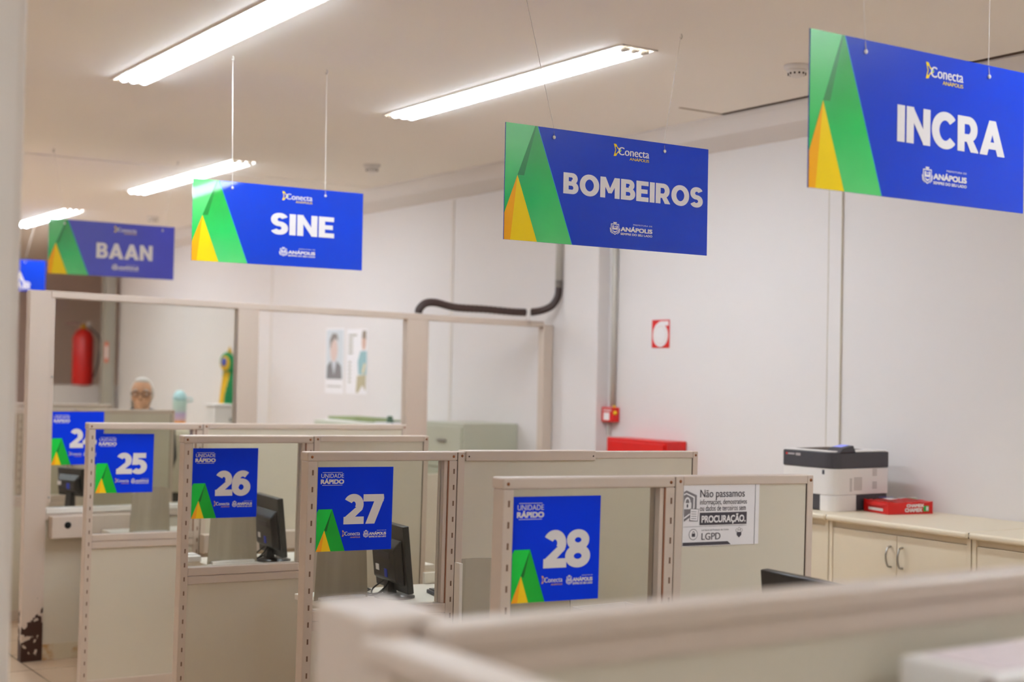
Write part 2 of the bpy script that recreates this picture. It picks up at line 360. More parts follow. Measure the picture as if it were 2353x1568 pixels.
# ---------------------------------------------------------------- booth partitions
XB = 2.215
TH = .06          # thickness, front face at y=-.03
def slots(x, z0, z1, step=.061, y=-.0305):
    b = MB(); z = z1
    while z > z0: b.box(x-.003, x+.003, y-.0004, y+.002, z-.0095, z+.0095); z -= step
    return b
def partition(X0, Y0, yawd, tilt, L, label, num, glass=True, mid=.60, loose=0, rail=.82, top=1.396):
    t = thing('booth_partition', label, 'partition', (X0, Y0, 0), (0, tilt, R(yawd)), 'office booth partitions')
    f, bk = -.03, .03
    p = MB().box(0, .035, f, bk, 0, top-.034).build('end_post', frameM, t, .003)
    slots(.019, .05, top-.075).build('slot_strip', slotM, p)
    c = MB().box(-.004, mid+.012, f-.003, bk+.003, top-.034, top).build('cap_rail', frameM, t, .006, 3)
    s = MB()
    for x in (.014, mid-.005): s.ball((x, f-.003, top-.018), .0055, .003, .0055, 10)
    s.each('screw', screwM, c)
    p2 = MB().box(mid-.022, mid+.012, f, bk, 0, top-.034).build('middle_post', frameM, t, .002)
    slots(mid-.001, .05, top-.075).build('slot_strip', slotM, p2)
    g = MB().box(mid-.026, mid-.022, f+.001, bk, rail, top-.034); g.build('gasket', gasketM, p2)
    MB().box(mid-.042, mid-.026, f+.004, bk-.004, rail, top-.034).build('glazing_bead', frameM, t, .002)
    MB().box(.035, mid-.022, f, bk, rail-.036, rail).build('sill_rail', frameM, t, .003)
    MB().box(.035, mid-.022, f+.001, bk-.001, rail-.072, rail-.0375).build('lower_rail', frameM, t, .002)
    MB().box(.035, mid-.022, f+.008, bk-.008, .07, rail-.072).build('lower_panel', panelM, t)
    MB().box(.035, mid-.022, f+.002, bk-.002, 0.0, .07).build('kick_rail', frameM, t, .002)
    if glass: MB().box(.035, mid-.042, -.003, .003, rail, top-.034).build('glass_pane', glassM, t)
    if L:
        g2 = MB().box(mid+.012, mid+.0155, f+.004, bk-.004, 0, top-.004).build('joint_gap', gapM, t)
        fr = MB(); a = mid+.0155
        fr.box(a, a+.03, f, bk, 0, top); fr.box(L-.026, L, f, bk, 0, top); fr.box(a+.03, L-.026, f, bk, top-.028, top); fr.box(a+.03, L-.026, f, bk, 0, .07)
        fr.build('panel_frame', frameM, t, .003)
        MB().box(a+.03, L-.026, f+.005, bk-.005, .07, top-.028).build('solid_panel', panelM, t)
        gg = MB().box(L-.0285, L-.026, f+.003, f+.008, .07, top-.028).build('shadow_joint', gapM, t)
        s = MB()
        for x in (a+.018, L-.012): s.ball((x, f, top-.016), .0055, .003, .0055, 10)
        s.each('screw', screwM, t)
        if loose:
            k = MB().box(a+.032, a+.032+loose, f-.006, bk+.006, top-.036, top+.004).build('loose_cap', frameM, t, .004)
            h = MB()
            for x in (a+.045, a+.02+loose): h.ball((x, f-.006, top-.018), .0035, .002, .0035, 8)
            h.each('rivet', gapM, k)
    return t
P = {}
spec = {28: (3.42, -3, .014, 1.18, 0), 27: (4.70, -3, .011, 1.775, .60), 26: (5.94, -1, .010, 1.215, 0), 25: (7.30, -.5, .010, 1.86, 0), 23: (9.60, 0, .006, 1.31, 0), 22: (10.92, 0, .006, 1.29, 0)}
plab = {28: 'grey booth partition with the number 28 poster on its glass', 27: 'grey booth partition with the number 27 poster on its glass', 26: 'grey booth partition with the number 26 poster on its glass',
        25: 'grey booth partition with the number 25 poster on its glass', 23: 'grey booth partition hiding the person up to the chin', 22: 'farthest grey booth partition, behind the person'}
for n, (Y, yw, tl, L, lo) in spec.items():
    P[n] = partition(XB, Y, yw, tl, L, plab[n], n, loose=lo)
bpy.context.view_layer.update()

# number posters ------------------------------------------------------------
def logos(mb, mb2, sx, sz, y, conecta, sub, crest, name, small, pref):
    """printed logo marks; mats: 0 white, 1 orange-yellow, 2 blue, 3 green"""
    u0, u1, v0, v1 = conecta
    w = (u1-u0); h = (v1-v0)
    X = lambda a: (u0+a*w)*sx
    Z = lambda b: (v0+b*h)*sz
    def star(k):   # three pointed star with hollow sides
        cx, cz = .085, .5
        pts = [(-.01, 1.0), (.06, .98), (.10, .74), (.20, .56), (.20, .44), (.10, .26), (.06, .02), (-.01, 0.0), (.035, .5)]
        return [(X(cx+(a-cx)*k), Z(cz+(b-cz)*k)) for a, b in pts]
    mb.poly(star(1), y, 1); mb.poly(star(.55), y-.0002, 2)
    mb.poly([(X(.13), Z(.40)), (X(.19), Z(.46)), (X(.19), Z(.56)), (X(.13), Z(.62))], y-.0003, 3)
    text(mb, 'Conecta', X(.12), X(1.0), Z(.12), Z(.80), y-.0004, .018, 0)
    text(mb, 'ANÁPOLIS', sub[0]*sx, sub[1]*sx, sub[2]*sz, sub[3]*sz, y, .012, 1)
    mb = mb2
    u0, u1, v0, v1 = crest; w = u1-u0; h = v1-v0
    def sh(k, dz=0):
        pts = [(.12, .86), (.88, .86), (.90, .45), (.76, .16), (.5, 0), (.24, .16), (.10, .45)]
        return [((u0+(.5+(a-.5)*k)*w)*sx, (v0+(.45+(b-.45)*k+dz)*h)*sz) for a, b in pts]
    mb.poly(sh(1.06), y, 0); mb.poly(sh(.88), y-.0002, 2); mb.poly(sh(.72), y-.0004, 0)
    q = lambda a, b: ((u0+a*w)*sx, (v0+b*h)*sz)
    mb.poly([q(.36, .9), q(.64, .9), q(.68, 1.02), q(.32, 1.02)], y, 0)
    mb.poly([q(.38, .55), q(.62, .55), q(.62, .75), q(.38, .75)], y-.0006, 2); mb.poly([q(.45, .6), q(.55, .6), q(.55, .7), q(.45, .7)], y-.0008, 0)
    mb.poly([q(.25, .40), q(.75, .40), q(.6, .28), q(.4, .28)], y-.0006, 2)
    for e in (-1, 1):    # laurel branches beside the shield
        mb.poly([q(.5+e*.52, .55), q(.5+e*.46, .2), q(.5+e*.2, 0), q(.5+e*.36, .2), q(.5+e*.44, .5)], y-.0001, 0)
    text(mb, 'ANÁPOLIS', name[0]*sx, name[1]*sx, name[2]*sz, name[3]*sz, y, .045, 0)
    text(mb, 'SEMPRE DO SEU LADO', small[0]*sx, small[1]*sx, small[2]*sz, small[3]*sz, y, .03, 0)
    text(mb, 'PREFEITURA DE', pref[0]*sx, pref[1]*sx, pref[2]*sz, pref[3]*sz, y, .012, 0, 1.15)

PW, PH = .304, .308
def poster(num, mw, label):
    o = thing('number_poster', label, 'poster', group='number posters')
    o.matrix_world = mw
    S_ = lambda pts: [(a*PW, b*PH) for a, b in pts]
    b = MB().box(0, PW, 0, .0015, 0, PH, 0)
    b.poly(S_([(0, .46), (.02, .50), (.198, .50), (.103, .251), (0, 0)]), -.0003, 1)
    b.poly(S_([(.198, .50), (.378, 0), (.192, 0), (.103, .251)]), -.0003, 2)
    b.poly(S_([(.198, .50), (.135, .235), (.103, .251)]), -.0005, 5)
    b.poly(S_([(.103, .251), (0, 0), (.192, 0)]), -.0007, 3)
    b.poly(S_([(.103, .251), (0, 0), (.07, 0)]), -.0009, 4)
    b.build('sheet', [postblueM, pgl, pgr, py, po, pgd], o)
    t = MB(); y = -.0006
    text(t, 'UNIDADE', .044*PW, .338*PW, .872*PH, .922*PH, y, 0.004, 0)
    text(t, 'RÁPIDO', .038*PW, .343*PW, .800*PH, .868*PH, y, .045, 0)
    t.poly(S_([(.059, .939), (.321, .939), (.321, .934), (.059, .934)]), y); t.poly(S_([(.059, .788), (.321, .788), (.321, .783), (.059, .783)]), y)
    t.build('heading', letterM, o)
    t = MB(); heavy(t, num, .352*PW, .883*PW, .316*PH, .671*PH, y, 0, -.01, .006); t.build('number', letterM, o)
    g = MB(); g2 = MB()
    logos(g, g2, PW, PH, y, (.339, .575, .170, .245), (.445, .576, .150, .172), (.617, .69, .150, .238), (.694, .926, .178, .222), (.694, .926, .148, .170), (.80, .926, .228, .238))
    g.build('programme_logo', [letterM, loraM, postblueM, pgl], o); g2.build('city_crest', [letterM, loraM, postblueM, pgl], o)
    return o
for n in (28, 27, 26, 25):
    poster(str(n), P[n].matrix_world @ Matrix.Translation((.049, -.0065, 1.031)), 'square blue poster with the number %d, stuck on partition glass' % n)

# tall open frame holding counter 24 -----------------------------------------
rustM = mat('rusted_post', (205, 188, 172), .5, vary=0); nt = rustM.node_tree; bs = nt.nodes['Principled BSDF']
tc = nt.nodes.new('ShaderNodeTexCoord'); n1 = nt.nodes.new('ShaderNodeTexNoise'); n1.inputs['Scale'].default_value = 17; n1.inputs['Detail'].default_value = 6
sp = nt.nodes.new('ShaderNodeSeparateXYZ'); ma = nt.nodes.new('ShaderNodeMath'); ma.operation = 'MULTIPLY_ADD'; ma.inputs[1].default_value = -1.0
mr = nt.nodes.new('ShaderNodeMapRange'); mr.inputs[1].default_value = -.30; mr.inputs[2].default_value = -.285; mr.inputs[3].default_value = 1; mr.inputs[4].default_value = 0
mx = nt.nodes.new('ShaderNodeMix'); mx.data_type = 'RGBA'; mx.inputs[6].default_value = lin((205, 188, 172)); mx.inputs[7].default_value = lin((58, 30, 16))
nt.links.new(tc.outputs['Object'], n1.inputs['Vector']); nt.links.new(tc.outputs['Object'], sp.inputs[0]); nt.links.new(n1.outputs['Fac'], ma.inputs[0]); nt.links.new(sp.outputs['Z'], ma.inputs[2])
nt.links.new(ma.outputs[0], mr.inputs[0]); nt.links.new(mr.outputs[0], mx.inputs[0]); nt.links.new(mx.outputs[2], bs.inputs['Base Color'])
stainM = mat('stained_panel', (196, 186, 162), .5, vary=0); nt = stainM.node_tree; bs = nt.nodes['Principled BSDF']
tc = nt.nodes.new('ShaderNodeTexCoord'); n1 = nt.nodes.new('ShaderNodeTexNoise'); n1.inputs['Scale'].default_value = 7; n1.inputs['Detail'].default_value = 4
rp = nt.nodes.new('ShaderNodeValToRGB'); e = rp.color_ramp.elements; e[0].position = .44; e[0].color = lin((205, 192, 165)); e[1].position = .56; e[1].color = lin((176, 122, 40))
nt.links.new(tc.outputs['Object'], n1.inputs['Vector']); nt.links.new(n1.outputs['Fac'], rp.inputs[0]); nt.links.new(rp.outputs[0], bs.inputs['Base Color'])
YF = 8.26
fr = thing('tall_frame', 'tall open metal frame of posts and top rail, rusted at its left foot', 'frame', (0, YF, 0))
MB().box(2.165, 2.285, -.035, .035, 0, 2.115).build('post', rustM, fr, .004)
for a, b in ((3.43, 3.545), (4.63, 4.77), (5.735, 5.815)):
    MB().box(a, b, -.035, .035, 0, 2.10-.018*(a-2.2)).build('post', frameM, fr, .004)
tr = MB()
tr.add([(2.285, -.037, 2.075), (5.735, -.037, 2.02), (5.735, .037, 2.02), (2.285, .037, 2.075), (2.285, -.037, 2.115), (5.735, -.037, 2.06), (5.735, .037, 2.06), (2.285, .037, 2.115)],
       [(0, 3, 2, 1), (4, 5, 6, 7), (0, 1, 5, 4), (1, 2, 6, 5), (2, 3, 7, 6), (3, 0, 4, 7)])
tr.build('top_rail', frameM, fr, .004)
st = MB()
for a in (2.285, 3.545, 4.77):
    st.box(a, a+.025, -.03, .03, .9, 2.08-.016*(a-2.2))
    st.box(a-.015 if a > 2.4 else a, a+.001, -.0355, -.034, 0, 2.06)
st.each('edge_bead', frameM, fr, .002)
MB().box(2.285, 3.43, -.025, .025, .07, .80).build('lower_panel', panelM, fr)
MB().box(2.285, 3.43, -.032, .032, .0, .09).build('kick_panel', stainM, fr)
MB().box(2.285, 3.43, -.04, .04, .835, .868).build('sill_rail', mat('bright_sill', (232, 226, 216), .25, vary=0), fr, .004)
MB().box(2.285, 3.43, -.036, .036, .80, .833).build('lower_rail', frameM, fr, .002)
MB().box(2.31, 3.43, -.003, .003, .868, 2.07).build('glass_pane', glassM, fr)
MB().box(3.545, 4.63, -.025, .025, .07, 1.0).build('lower_panel', panelM, fr); MB().box(4.77, 5.735, -.025, .025, .07, 1.0).build('lower_panel', panelM, fr)
s = MB()
for z in (1.62, .93): s.ball((2.300, -.036, z), .007, .004, .007, 10)
s.each('screw', chromeM, fr)
poster('24', Matrix.Translation((2.313, YF-.0075, 1.112)), 'square blue poster with number 24, half hidden behind partition 25')
def raceway(x0, x1, y, z0, z1, label, hole):
    t = thing('cable_box', label, 'cable box', (x0, y, z0), group='cable boxes under the counters')
    MB().box(0, x1-x0, -.075, 0, 0, z1-z0).build('casing', frameM, t, .004)
    if hole: MB().lathe([(.019, 0), (.019, .003)], (0, 0, 0), 20).build('cable_hole', mat('black_hole', (16, 14, 13), .9, vary=0), t, loc=(.09, -.0752, .075)).rotation_euler = (R(90), 0, 0)
raceway(2.30, 2.80, YF-.0365, .70, .825, 'grey box with round black hole below the number 24 counter', 1)
raceway(2.83, 3.9, 7.30-.045, .70, .80, 'plain grey cable box seen through the glass above number 26 panel', 0)

# paper notice on partition 28 ------------------------------------------------
nw, nh = .305, .196
no = thing('paper_notice', 'white printed notice with padlock shield taped on solid grey panel', 'notice'); no.matrix_world = P[28].matrix_world @ Matrix.Translation((.648, -.0265, 1.178))
MB().box(0, nw, 0, .0008, 0, nh).build('sheet', paperM, no)
b = MB(); y = -.0008
X = lambda x: (x-2.786)/.30*nw
Z = lambda z: (z-1.174)/.193*nh
text(b, 'Não passamos', X(2.85), X(3.026), Z(1.315), Z(1.347), y, .012)
text(b, 'informações, demostrativos', X(2.85), X(3.035), Z(1.297), Z(1.317), y, .004)
text(b, 'ou dados de terceiros sem', X(2.85), X(3.031), Z(1.281), Z(1.298), y, .004)
b.poly([(X(2.85), Z(1.238)), (X(3.036), Z(1.238)), (X(3.036), Z(1.276)), (X(2.85), Z(1.276))], y)
text(b, 'PROCURAÇÃO.', X(2.857), X(3.031), Z(1.240), Z(1.272), y-.0004, .03, 1)
b.poly([(X(2.788), Z(1.2335)), (X(3.036), Z(1.2335)), (X(3.036), Z(1.2343)), (X(2.788), Z(1.2343))], y)
text(b, 'LGPD', X(2.859), X(2.933), Z(1.192), Z(1.214), y, .012)
text(b, 'Lei Geral de Proteção de Dados', X(2.859), X(2.965), Z(1.219), Z(1.225), y, .006)
b.poly([(X(2.787), Z(1.176)), (X(2.975), Z(1.176)), (X(2.962), Z(1.186)), (X(2.787), Z(1.186))], y)
sh = lambda k: [(X(2.787), Z(1.30+(1.340-1.30)*k)), (X(2.797), Z(1.30+(1.345-1.30)*k)), (X(2.787+.05*k), Z(1.30+.03*k)), (X(2.787+.05*k), Z(1.30-.01*k)), (X(2.787+.035*k), Z(1.30-.032*k)), (X(2.79), Z(1.30-.05*k))]
b.poly(sh(1), y, 2); b.poly(sh(.84), y-.0002, 1); b.poly(sh(.74), y-.0004, 2)
b.poly([(X(2.788), Z(1.288)), (X(2.816), Z(1.288)), (X(2.816), Z(1.308)), (X(2.788), Z(1.308))], y-.0006, 1)
b.poly(ell(X(2.801), Z(1.308), .012, .017), y-.0005, 1); b.poly(ell(X(2.801), Z(1.308), .007, .011), y-.0007, 2); b.poly([(X(2.788), Z(1.288)), (X(2.816), Z(1.288)), (X(2.816), Z(1.307)), (X(2.788), Z(1.307))], y-.0008, 1)
b.poly(ell(X(2.801), Z(1.298), .003, .006), y-.001, 0)
b.poly([(X(2.81), Z(1.252)), (X(2.842), Z(1.250)), (X(2.845), Z(1.288)), (X(2.812), Z(1.290))], y-.0009, 0); b.poly([(X(2.8115), Z(1.2535)), (X(2.8405), Z(1.2515)), (X(2.8435), Z(1.2865)), (X(2.8135), Z(1.2885))], y-.0011, 1)
for k in range(4): b.poly([(X(2.816), Z(1.281-.007*k)), (X(2.836), Z(1.280-.007*k)), (X(2.836), Z(1.2787-.007*k)), (X(2.816), Z(1.2797-.007*k))], y-.0013, 0)
b.poly(ell(X(2.827), Z(1.210), .017, .017), y, 0); b.poly(ell(X(2.827), Z(1.210), .0155, .0155), y-.0002, 1); b.poly([(X(2.821), Z(1.203)), (X(2.834), Z(1.203)), (X(2.834), Z(1.213)), (X(2.821), Z(1.213))], y-.0004, 0)
b.poly(ell(X(2.8275), Z(1.213), .005, .007), y-.0003, 0); b.poly(ell(X(2.8275), Z(1.213), .0033, .005), y-.00035, 1)
b.poly([(X(2.998), Z(1.213)), (X(3.016), Z(1.213)), (X(3.016), Z(1.204)), (X(3.007), Z(1.196)), (X(2.998), Z(1.204))], y, 0)
for cx, cz in ((2.998, 1.219), (3.007, 1.223), (3.016, 1.219)): b.poly(ell(X(cx), Z(cz), .005, .005, 14), y, 2); b.poly(ell(X(cx), Z(cz), .0038, .0038, 14), y-.0002, 1)
b.poly([(X(3.068), Z(1.175)), (X(3.0695), Z(1.175)), (X(3.0695), Z(1.365)), (X(3.068), Z(1.365))], y, 0)
b.build('print', [inkM, paperM, mat('grey_ink', (128, 122, 124), .6, vary=0)], no)

# ---------------------------------------------------------------- hanging signs
SW = .93
def sign(words, x, y, ztop, h, label, tilt=0, yawd=0, strings=(), blue=blueM, holes=((.22, .922), (.766, .927)), artwork=True, w=SW):
    o = thing('hanging_sign', label, 'sign', (x, y, ztop-h), (R(tilt), 0, R(yawd)), 'hanging signs')
    q = lambda pts: [(a*w, c*h) for a, c in pts]
    b = MB().box(0, w, 0, .004, 0, h, 0)
    if artwork:
        b.poly(q([(.144, 1), (.313, 0), (.150, 0), (.056, .561), (.133, 1)]), -.0004, 2)
        b.poly(q([(0, 1), (.133, 1), (.056, .561), (0, .228)]), -.0004, 1)
        b.poly(q([(.139, 1), (.086, .562), (.056, .561), (.133, 1)]), -.0006, 5)
        b.poly(q([(.056, .561), (0, .228), (0, 0), (.150, 0)]), -.0008, 3)
        b.poly(q([(.056, .561), (0, .228), (0, 0), (.028, 0)]), -.001, 4)
        b.poly(q([(.144, 1), (.1465, 1), (.3155, 0), (.313, 0)]), -.0006, 6)
    b.build('board', [blue, gleftM, grightM, yelM, oraM, gdkM, cyanM], o)
    t = MB()
    for s_, u0, u1, v0, v1 in words: heavy(t, s_, u0*w, u1*w, v0*h, v1*h, -.0008)
    t.build('lettering', letterM, o)
    if artwork:
        g = MB(); g2 = MB()
        logos(g, g2, w, h, -.0008, (.510, .687, .826, .938), (.588, .687, .803, .836), (.496, .546, .122, .232), (.549, .710, .156, .206), (.549, .710, .124, .144), (.612, .709, .217, .230))
        g.build('programme_logo', [letterM, yelM, blue, gleftM], o); g2.build('city_crest', [letterM, yelM, blue, gleftM], o)
    bpy.context.view_layer.update()
    inv = o.matrix_world.inverted()
    for (hu, hv), top in zip(holes, strings):
        k = MB()
        k.ball((hu*w, -.002, hv*h), .007, .004, .007, 10)
        k.build('eyelet', whiteM, o)
        e = inv @ Vector(top)
        c = MB().tube([(hu*w, -.003, hv*h), (hu*w, .002, h+.004), e], .0013, 6)
        c.build('cord', mat('nylon_cord', (232, 226, 218), .4, vary=0), o)
        hk = MB().tube(bez([e+Vector((0, 0, .0)), e+Vector((.006, 0, -.012)), e+Vector((0, 0, -.024)), e+Vector((-.006, 0, -.016))], 4), .0022, 6)
        hk.build('ceiling_hook', greyM, o)
    return o
sign([('INCRA', .381, .897, .375, .618)], 2.806, 2.774, 2.659, .438, 'largest blue hanging sign, cut off by the right edge of the photo', strings=((3.01, 2.80, CE), (3.60, 2.80, CE)), holes=((.234, .922), (.815, .922)))
sign([('BOMBEIROS', .269, .972, .444, .629)], 2.678, 4.096, 2.567, .408, 'blue hanging sign lettered BOMBEIROS, in sharp focus near the middle', strings=((3.075, 4.60, CE), (4.10, 4.85, CE)))
sign([('SINE', .445, .821, .392, .657)], 2.523, 6.66, 2.624, .406, 'blue hanging sign mirroring a ceiling lamp in its green corner', strings=((2.67, 6.55, CE), (3.18, 6.55, CE)), tilt=-.38, yawd=-1.3)
bluewash = mat('reflection_washed_blue', (62, 66, 190), .34, coat=.5, vary=.05, scale=4)  # paler purplish tone carries the bright surroundings mirrored in the board
sign([('BAAN', .372, .820, .333, .616)], 2.812, 10.236, 2.735, .395, 'purplish blue hanging sign with painted-in sheen above the number 24 poster', strings=((2.82, 10.2, CE), (3.74, 10.2, CE)), blue=bluewash, holes=((.12, .92), (.90, .92)))
sign([('A', .63, .76, .30, .60), ('AR', .64, .83, .06, .30)], 3.20, 15.0, 2.765, .325, 'blue hanging sign half hidden between the near column and the faded sign', strings=((3.4, 15.0, CE), (4.0, 15.0, CE)), artwork=False, w=.90)
sign([], 3.55, 16.2, 2.62, .30, 'farthest blue hanging sign, a sliver beside the rusted post', strings=((3.6, 16.2, CE), (4.1, 16.2, CE)), artwork=False, w=.535)

# ---------------------------------------------------------------- smoke detectors
for (x, y), l in zip(((4.97, 5.00), (4.95, 9.39), (4.96, 14.2)), ('white smoke detector on the ceiling beside the largest sign', 'white smoke detector on the ceiling between the two middle signs', 'white smoke detector on the ceiling above the faded sign')):
    t = thing('smoke_detector', l, 'smoke detector', (x, y, CE), group='ceiling smoke detectors')
    MB().lathe([(.055, -.022), (.062, -.018), (.064, 0)]).build('base', whiteM, t)
    MB().lathe([(.022, -.058), (.030, -.055), (.036, -.044), (.048, -.036), (.050, -.022)]).build('cap', whiteM, t)
    b = MB()
    for k in range(12):
        w = 2*math.pi*k/12; b.box(-.004, .004, -.002, .002, -.047, -.037)
        for i in range(8): v = b.v[-8+i]; b.v[-8+i] = (v[0]*math.cos(w)-(v[1]-.0435)*math.sin(w), v[0]*math.sin(w)+(v[1]-.0435)*math.cos(w), v[2])
    b.build('vent_ring', gapM, t)

# ---------------------------------------------------------------- desks, monitors and counter things
def desk(x0, x1, y0, y1, label):
    t = thing('booth_desk', label, 'desk', (x0, y0, 0), group='white desks in the booths')
    w, l = x1-x0, y1-y0
    MB().box(0, w, 0, l, .725, .75).build('desktop', deskM, t, .003)
    MB().box(.62, w, l-.016, l, .751, .80).build('upstand', deskM, t, .002)
    MB().box(.03, .055, 0.02, l-.02, .12, .725).build('modesty_panel', panelM, t)
    for yy in (.05, l-.09):
        for xx in (.12, w-.1): MB().box(xx, xx+.04, yy, yy+.04, 0, .725).build('leg', frameM, t)
ords = [28, 27, 26, 25]
for a, n in zip(ords, (27, 26, 25, None)):
    y0 = spec[a][0]+.05; y1 = y0+.72
    desk(2.56, 3.55 if a != 28 else 3.3, y0, y1, 'white desk behind the glass with the number %d poster' % a)
desk(2.50, 3.40, YF+.06, 9.00, 'white desk behind the glass with the number 24 poster')

def monitor(x, y, z, w, h, yawd, lean, label, cables=True, z0=.035):
    """origin at the foot; the back faces -x"""
    t = thing('computer_monitor', label, 'monitor', (x, y, z), (0, 0, R(yawd)), group='black computer monitors')
    rt = Matrix.Rotation(R(-lean), 4, 'Y')
    def tl(b):
        b.v = [tuple(rt @ Vector((v[0], v[1], v[2]-.02))+Vector((0, 0, .02))) for v in b.v]; return b
    b = MB(); b.prism([(0, 0)], 0, 0) if False else None
    b.add([(-.012, -w/2, z0), (.016, -w/2, z0), (.016, w/2, z0), (-.012, w/2, z0), (-.012, -w/2, z0+h), (.016, -w/2, z0+h), (.016, w/2, z0+h), (-.012, w/2, z0+h)],
          [(0, 3, 2, 1), (4, 5, 6, 7), (0, 1, 5, 4), (1, 2, 6, 5), (2, 3, 7, 6), (3, 0, 4, 7)])
    tl(b).build('case', blackM, t, .004)
    k = MB(); a = w*.44; c0 = z0+h*.10; c1 = z0+h*.80
    k.add([(-.012, -a, c0), (-.012, a, c0), (-.012, a, c1), (-.012, -a, c1), (-.04, -a*.8, c0+.02), (-.04, a*.8, c0+.02), (-.04, a*.8, c1-.04), (-.04, -a*.8, c1-.04)],
          [(0, 1, 2, 3), (7, 6, 5, 4), (0, 4, 5, 1), (1, 5, 6, 2), (2, 6, 7, 3), (3, 7, 4, 0)])
    tl(k).build('back_cover', blackM, t, .008, 3)
    k = MB().box(-.0415, -.039, -.07, .06, c1-.085, c1-.06); tl(k).build('vent', darkM, t)
    k = MB().box(-.042, -.0395, -.035, -.005, c0+.03, c0+.065); tl(k).build('cable_plug', mat('blue_plug', (30, 60, 200), .4, vary=0), t, .003)
    k = MB().box(-.0418, -.0398, .05, .085, c0+.05, c0+.075); tl(k).build('type_label', paperM, t)
    k = MB().box(.0162, .0172, -w/2+.012, w/2-.012, z0+.018, z0+h-.012); tl(k).build('screen', mat('dark_screen', (20, 22, 26), .15, vary=0), t)
    MB().prism([(-.045, .0), (.0, .0), (-.005, .09+z0), (-.03, .09+z0)], -.03, .03).build('stand_neck', blackM, t, .006)
    MB().lathe([(.085, 0), (.085, .006), (.05, .016), (.03, .02)], n=28).build('stand_foot', blackM, t)
    if cables:
        c = MB()
        for k_, pts in enumerate((((-.04, .0, .09), (-.07, .02, .03), (-.12, .06, .008), (-.15, .13, .005), (-.09, .17, .006), (-.05, .2, .005)),
                              ((-.04, -.02, .10), (-.09, -.02, .05), (-.14, .03, .008), (-.17, .09, .005), (-.13, .15, .02), (-.06, .19, .005)),
                              ((-.04, .02, .08), (-.06, .08, .05), (-.10, .11, .02), (-.14, .05, .006), (-.1, -.02, .005)))):
            c.tube(bez([(q_[0]*.55, q_[1], q_[2]) for q_ in pts], 6), .0035, 6)
        c.build('cable', mat('black_cable', (34, 30, 26), .5, vary=0), t)
    return t
monitor(2.89, 5.20, .7505, .34, .278, -6, 6, 'black computer monitor behind the number 27 poster, its back to us')
monitor(2.90, 6.45, .7505, .36, .285, -6, 6, 'black computer monitor right of the number 26 poster, its back to us')
monitor(2.62, 8.84, .7505, .24, .17, 20, 4, 'dark monitor under the number 24 poster, far left', False, .13)
monitor(2.98, 2.86, .7505, .46, .345, -4, 5, 'black monitor peeking over the blurred foreground partition')
desk(2.35, 3.3, 2.3, 3.22, 'white desk behind the blurred foreground partition')
kb = thing('keyboard', 'dark keyboard lying under the monitor at number 27', 'keyboard', (3.11, 5.02, .7505), (0, 0, R(-8)))
MB().box(-.075, .075, -.21, .21, 0, .016).build('body', darkM, kb, .004)
b = MB()
for i in range(6):
    for j in range(18): b.box(-.066+i*.0225, -.066+i*.0225+.018, -.2+j*.0224, -.2+j*.0224+.018, .016, .021)
b.build('keys', mat('grey_keys', (120, 114, 112), .5, vary=.1), kb)

def screen_sheet(x0, x1, y, z, h, label, bend=.0, m_=acrylM, cham=.16):
    t = thing('desk_screen', label, 'desk screen', (x0, y, z), group='acrylic desk screens')
    n = 14; w = x1-x0; vs_ = []; fs = []; th = .004
    for s_ in (0, 1):
        for i in range(n+1):
            a = i/n; xx = a*w; yy = -bend*a*a+.02*math.sin(math.pi*a)+s_*th
            topz = h*(1-cham*max(0, (.28-a)/.28)) if a < .28 else h*(1-.04*((a-.85)/.15)**2 if a > .85 else 1)
            inset = .012*(1-a)
            vs_ += [(xx, yy, 0), (xx+inset-.012*a, yy, topz)]
    N = 2*(n+1)
    for i in range(n):
        fs.append((2*i, 2*i+2, 2*i+3, 2*i+1)); fs.append((N+2*i+1, N+2*i+3, N+2*i+2, N+2*i))
        fs.append((2*i+1, 2*i+3, N+2*i+3, N+2*i+1)); fs.append((2*i, N+2*i, N+2*i+2, 2*i+2))
    fs += [(0, 1, N+1, N), (2*n, N+2*n, N+2*n+1, 2*n+1)]
    MB().add(vs_, fs, 0, False).build('sheet', m_, t)
    MB().box(.02, w-.02, -bend*.5-.02, -bend*.5+.05, 0, .012).build('foot', whiteM, t)
screen_sheet(2.545, 2.790, 5.25, .7505, .262, 'dim-toned grey desk screen seen below the number 27 poster')
screen_sheet(2.560, 2.815, 6.45, .7505, .262, 'dim-toned grey desk screen seen below the number 26 poster')
screen_sheet(2.625, 2.860, 7.78, .7505, .258, 'dim-toned grey desk screen seen right of the number 25 poster')
screen_sheet(2.600, 2.90, 4.22, .7505, .292, 'clear curved desk screen left of the number 28 post', .26, clearAcrylM, 0)
MB().box(2.590, 2.602, 4.20, 4.235, .7505, 1.03).build('screen_support', deskM)
tag(bpy.data.objects['screen_support'], 'slim pale upright strip holding the clear curved desk screen', 'support')
tr_ = thing('paper_tray', 'white paper tray on the desk behind the number 28 poster', 'tray', (3.02, 3.80, .7505))
MB().box(0, .24, 0, .32, 0, .012).build('base', whiteM, tr_)
b = MB(); b.box(0, .008, 0, .32, .012, .11); b.box(.232, .24, 0, .32, .012, .11); b.box(.008, .232, .312, .32, .012, .11); b.build('rim', whiteM, tr_)
bx = thing('desk_box', 'small white desk box at the left end of the number 26 counter', 'box', (2.50, 6.55, .7505))
MB().box(0, .07, 0, .12, 0, .03).build('body', whiteM, bx, .005); MB().box(.01, .06, .03, .09, .03, .036).build('lid', whiteM, bx, .002)

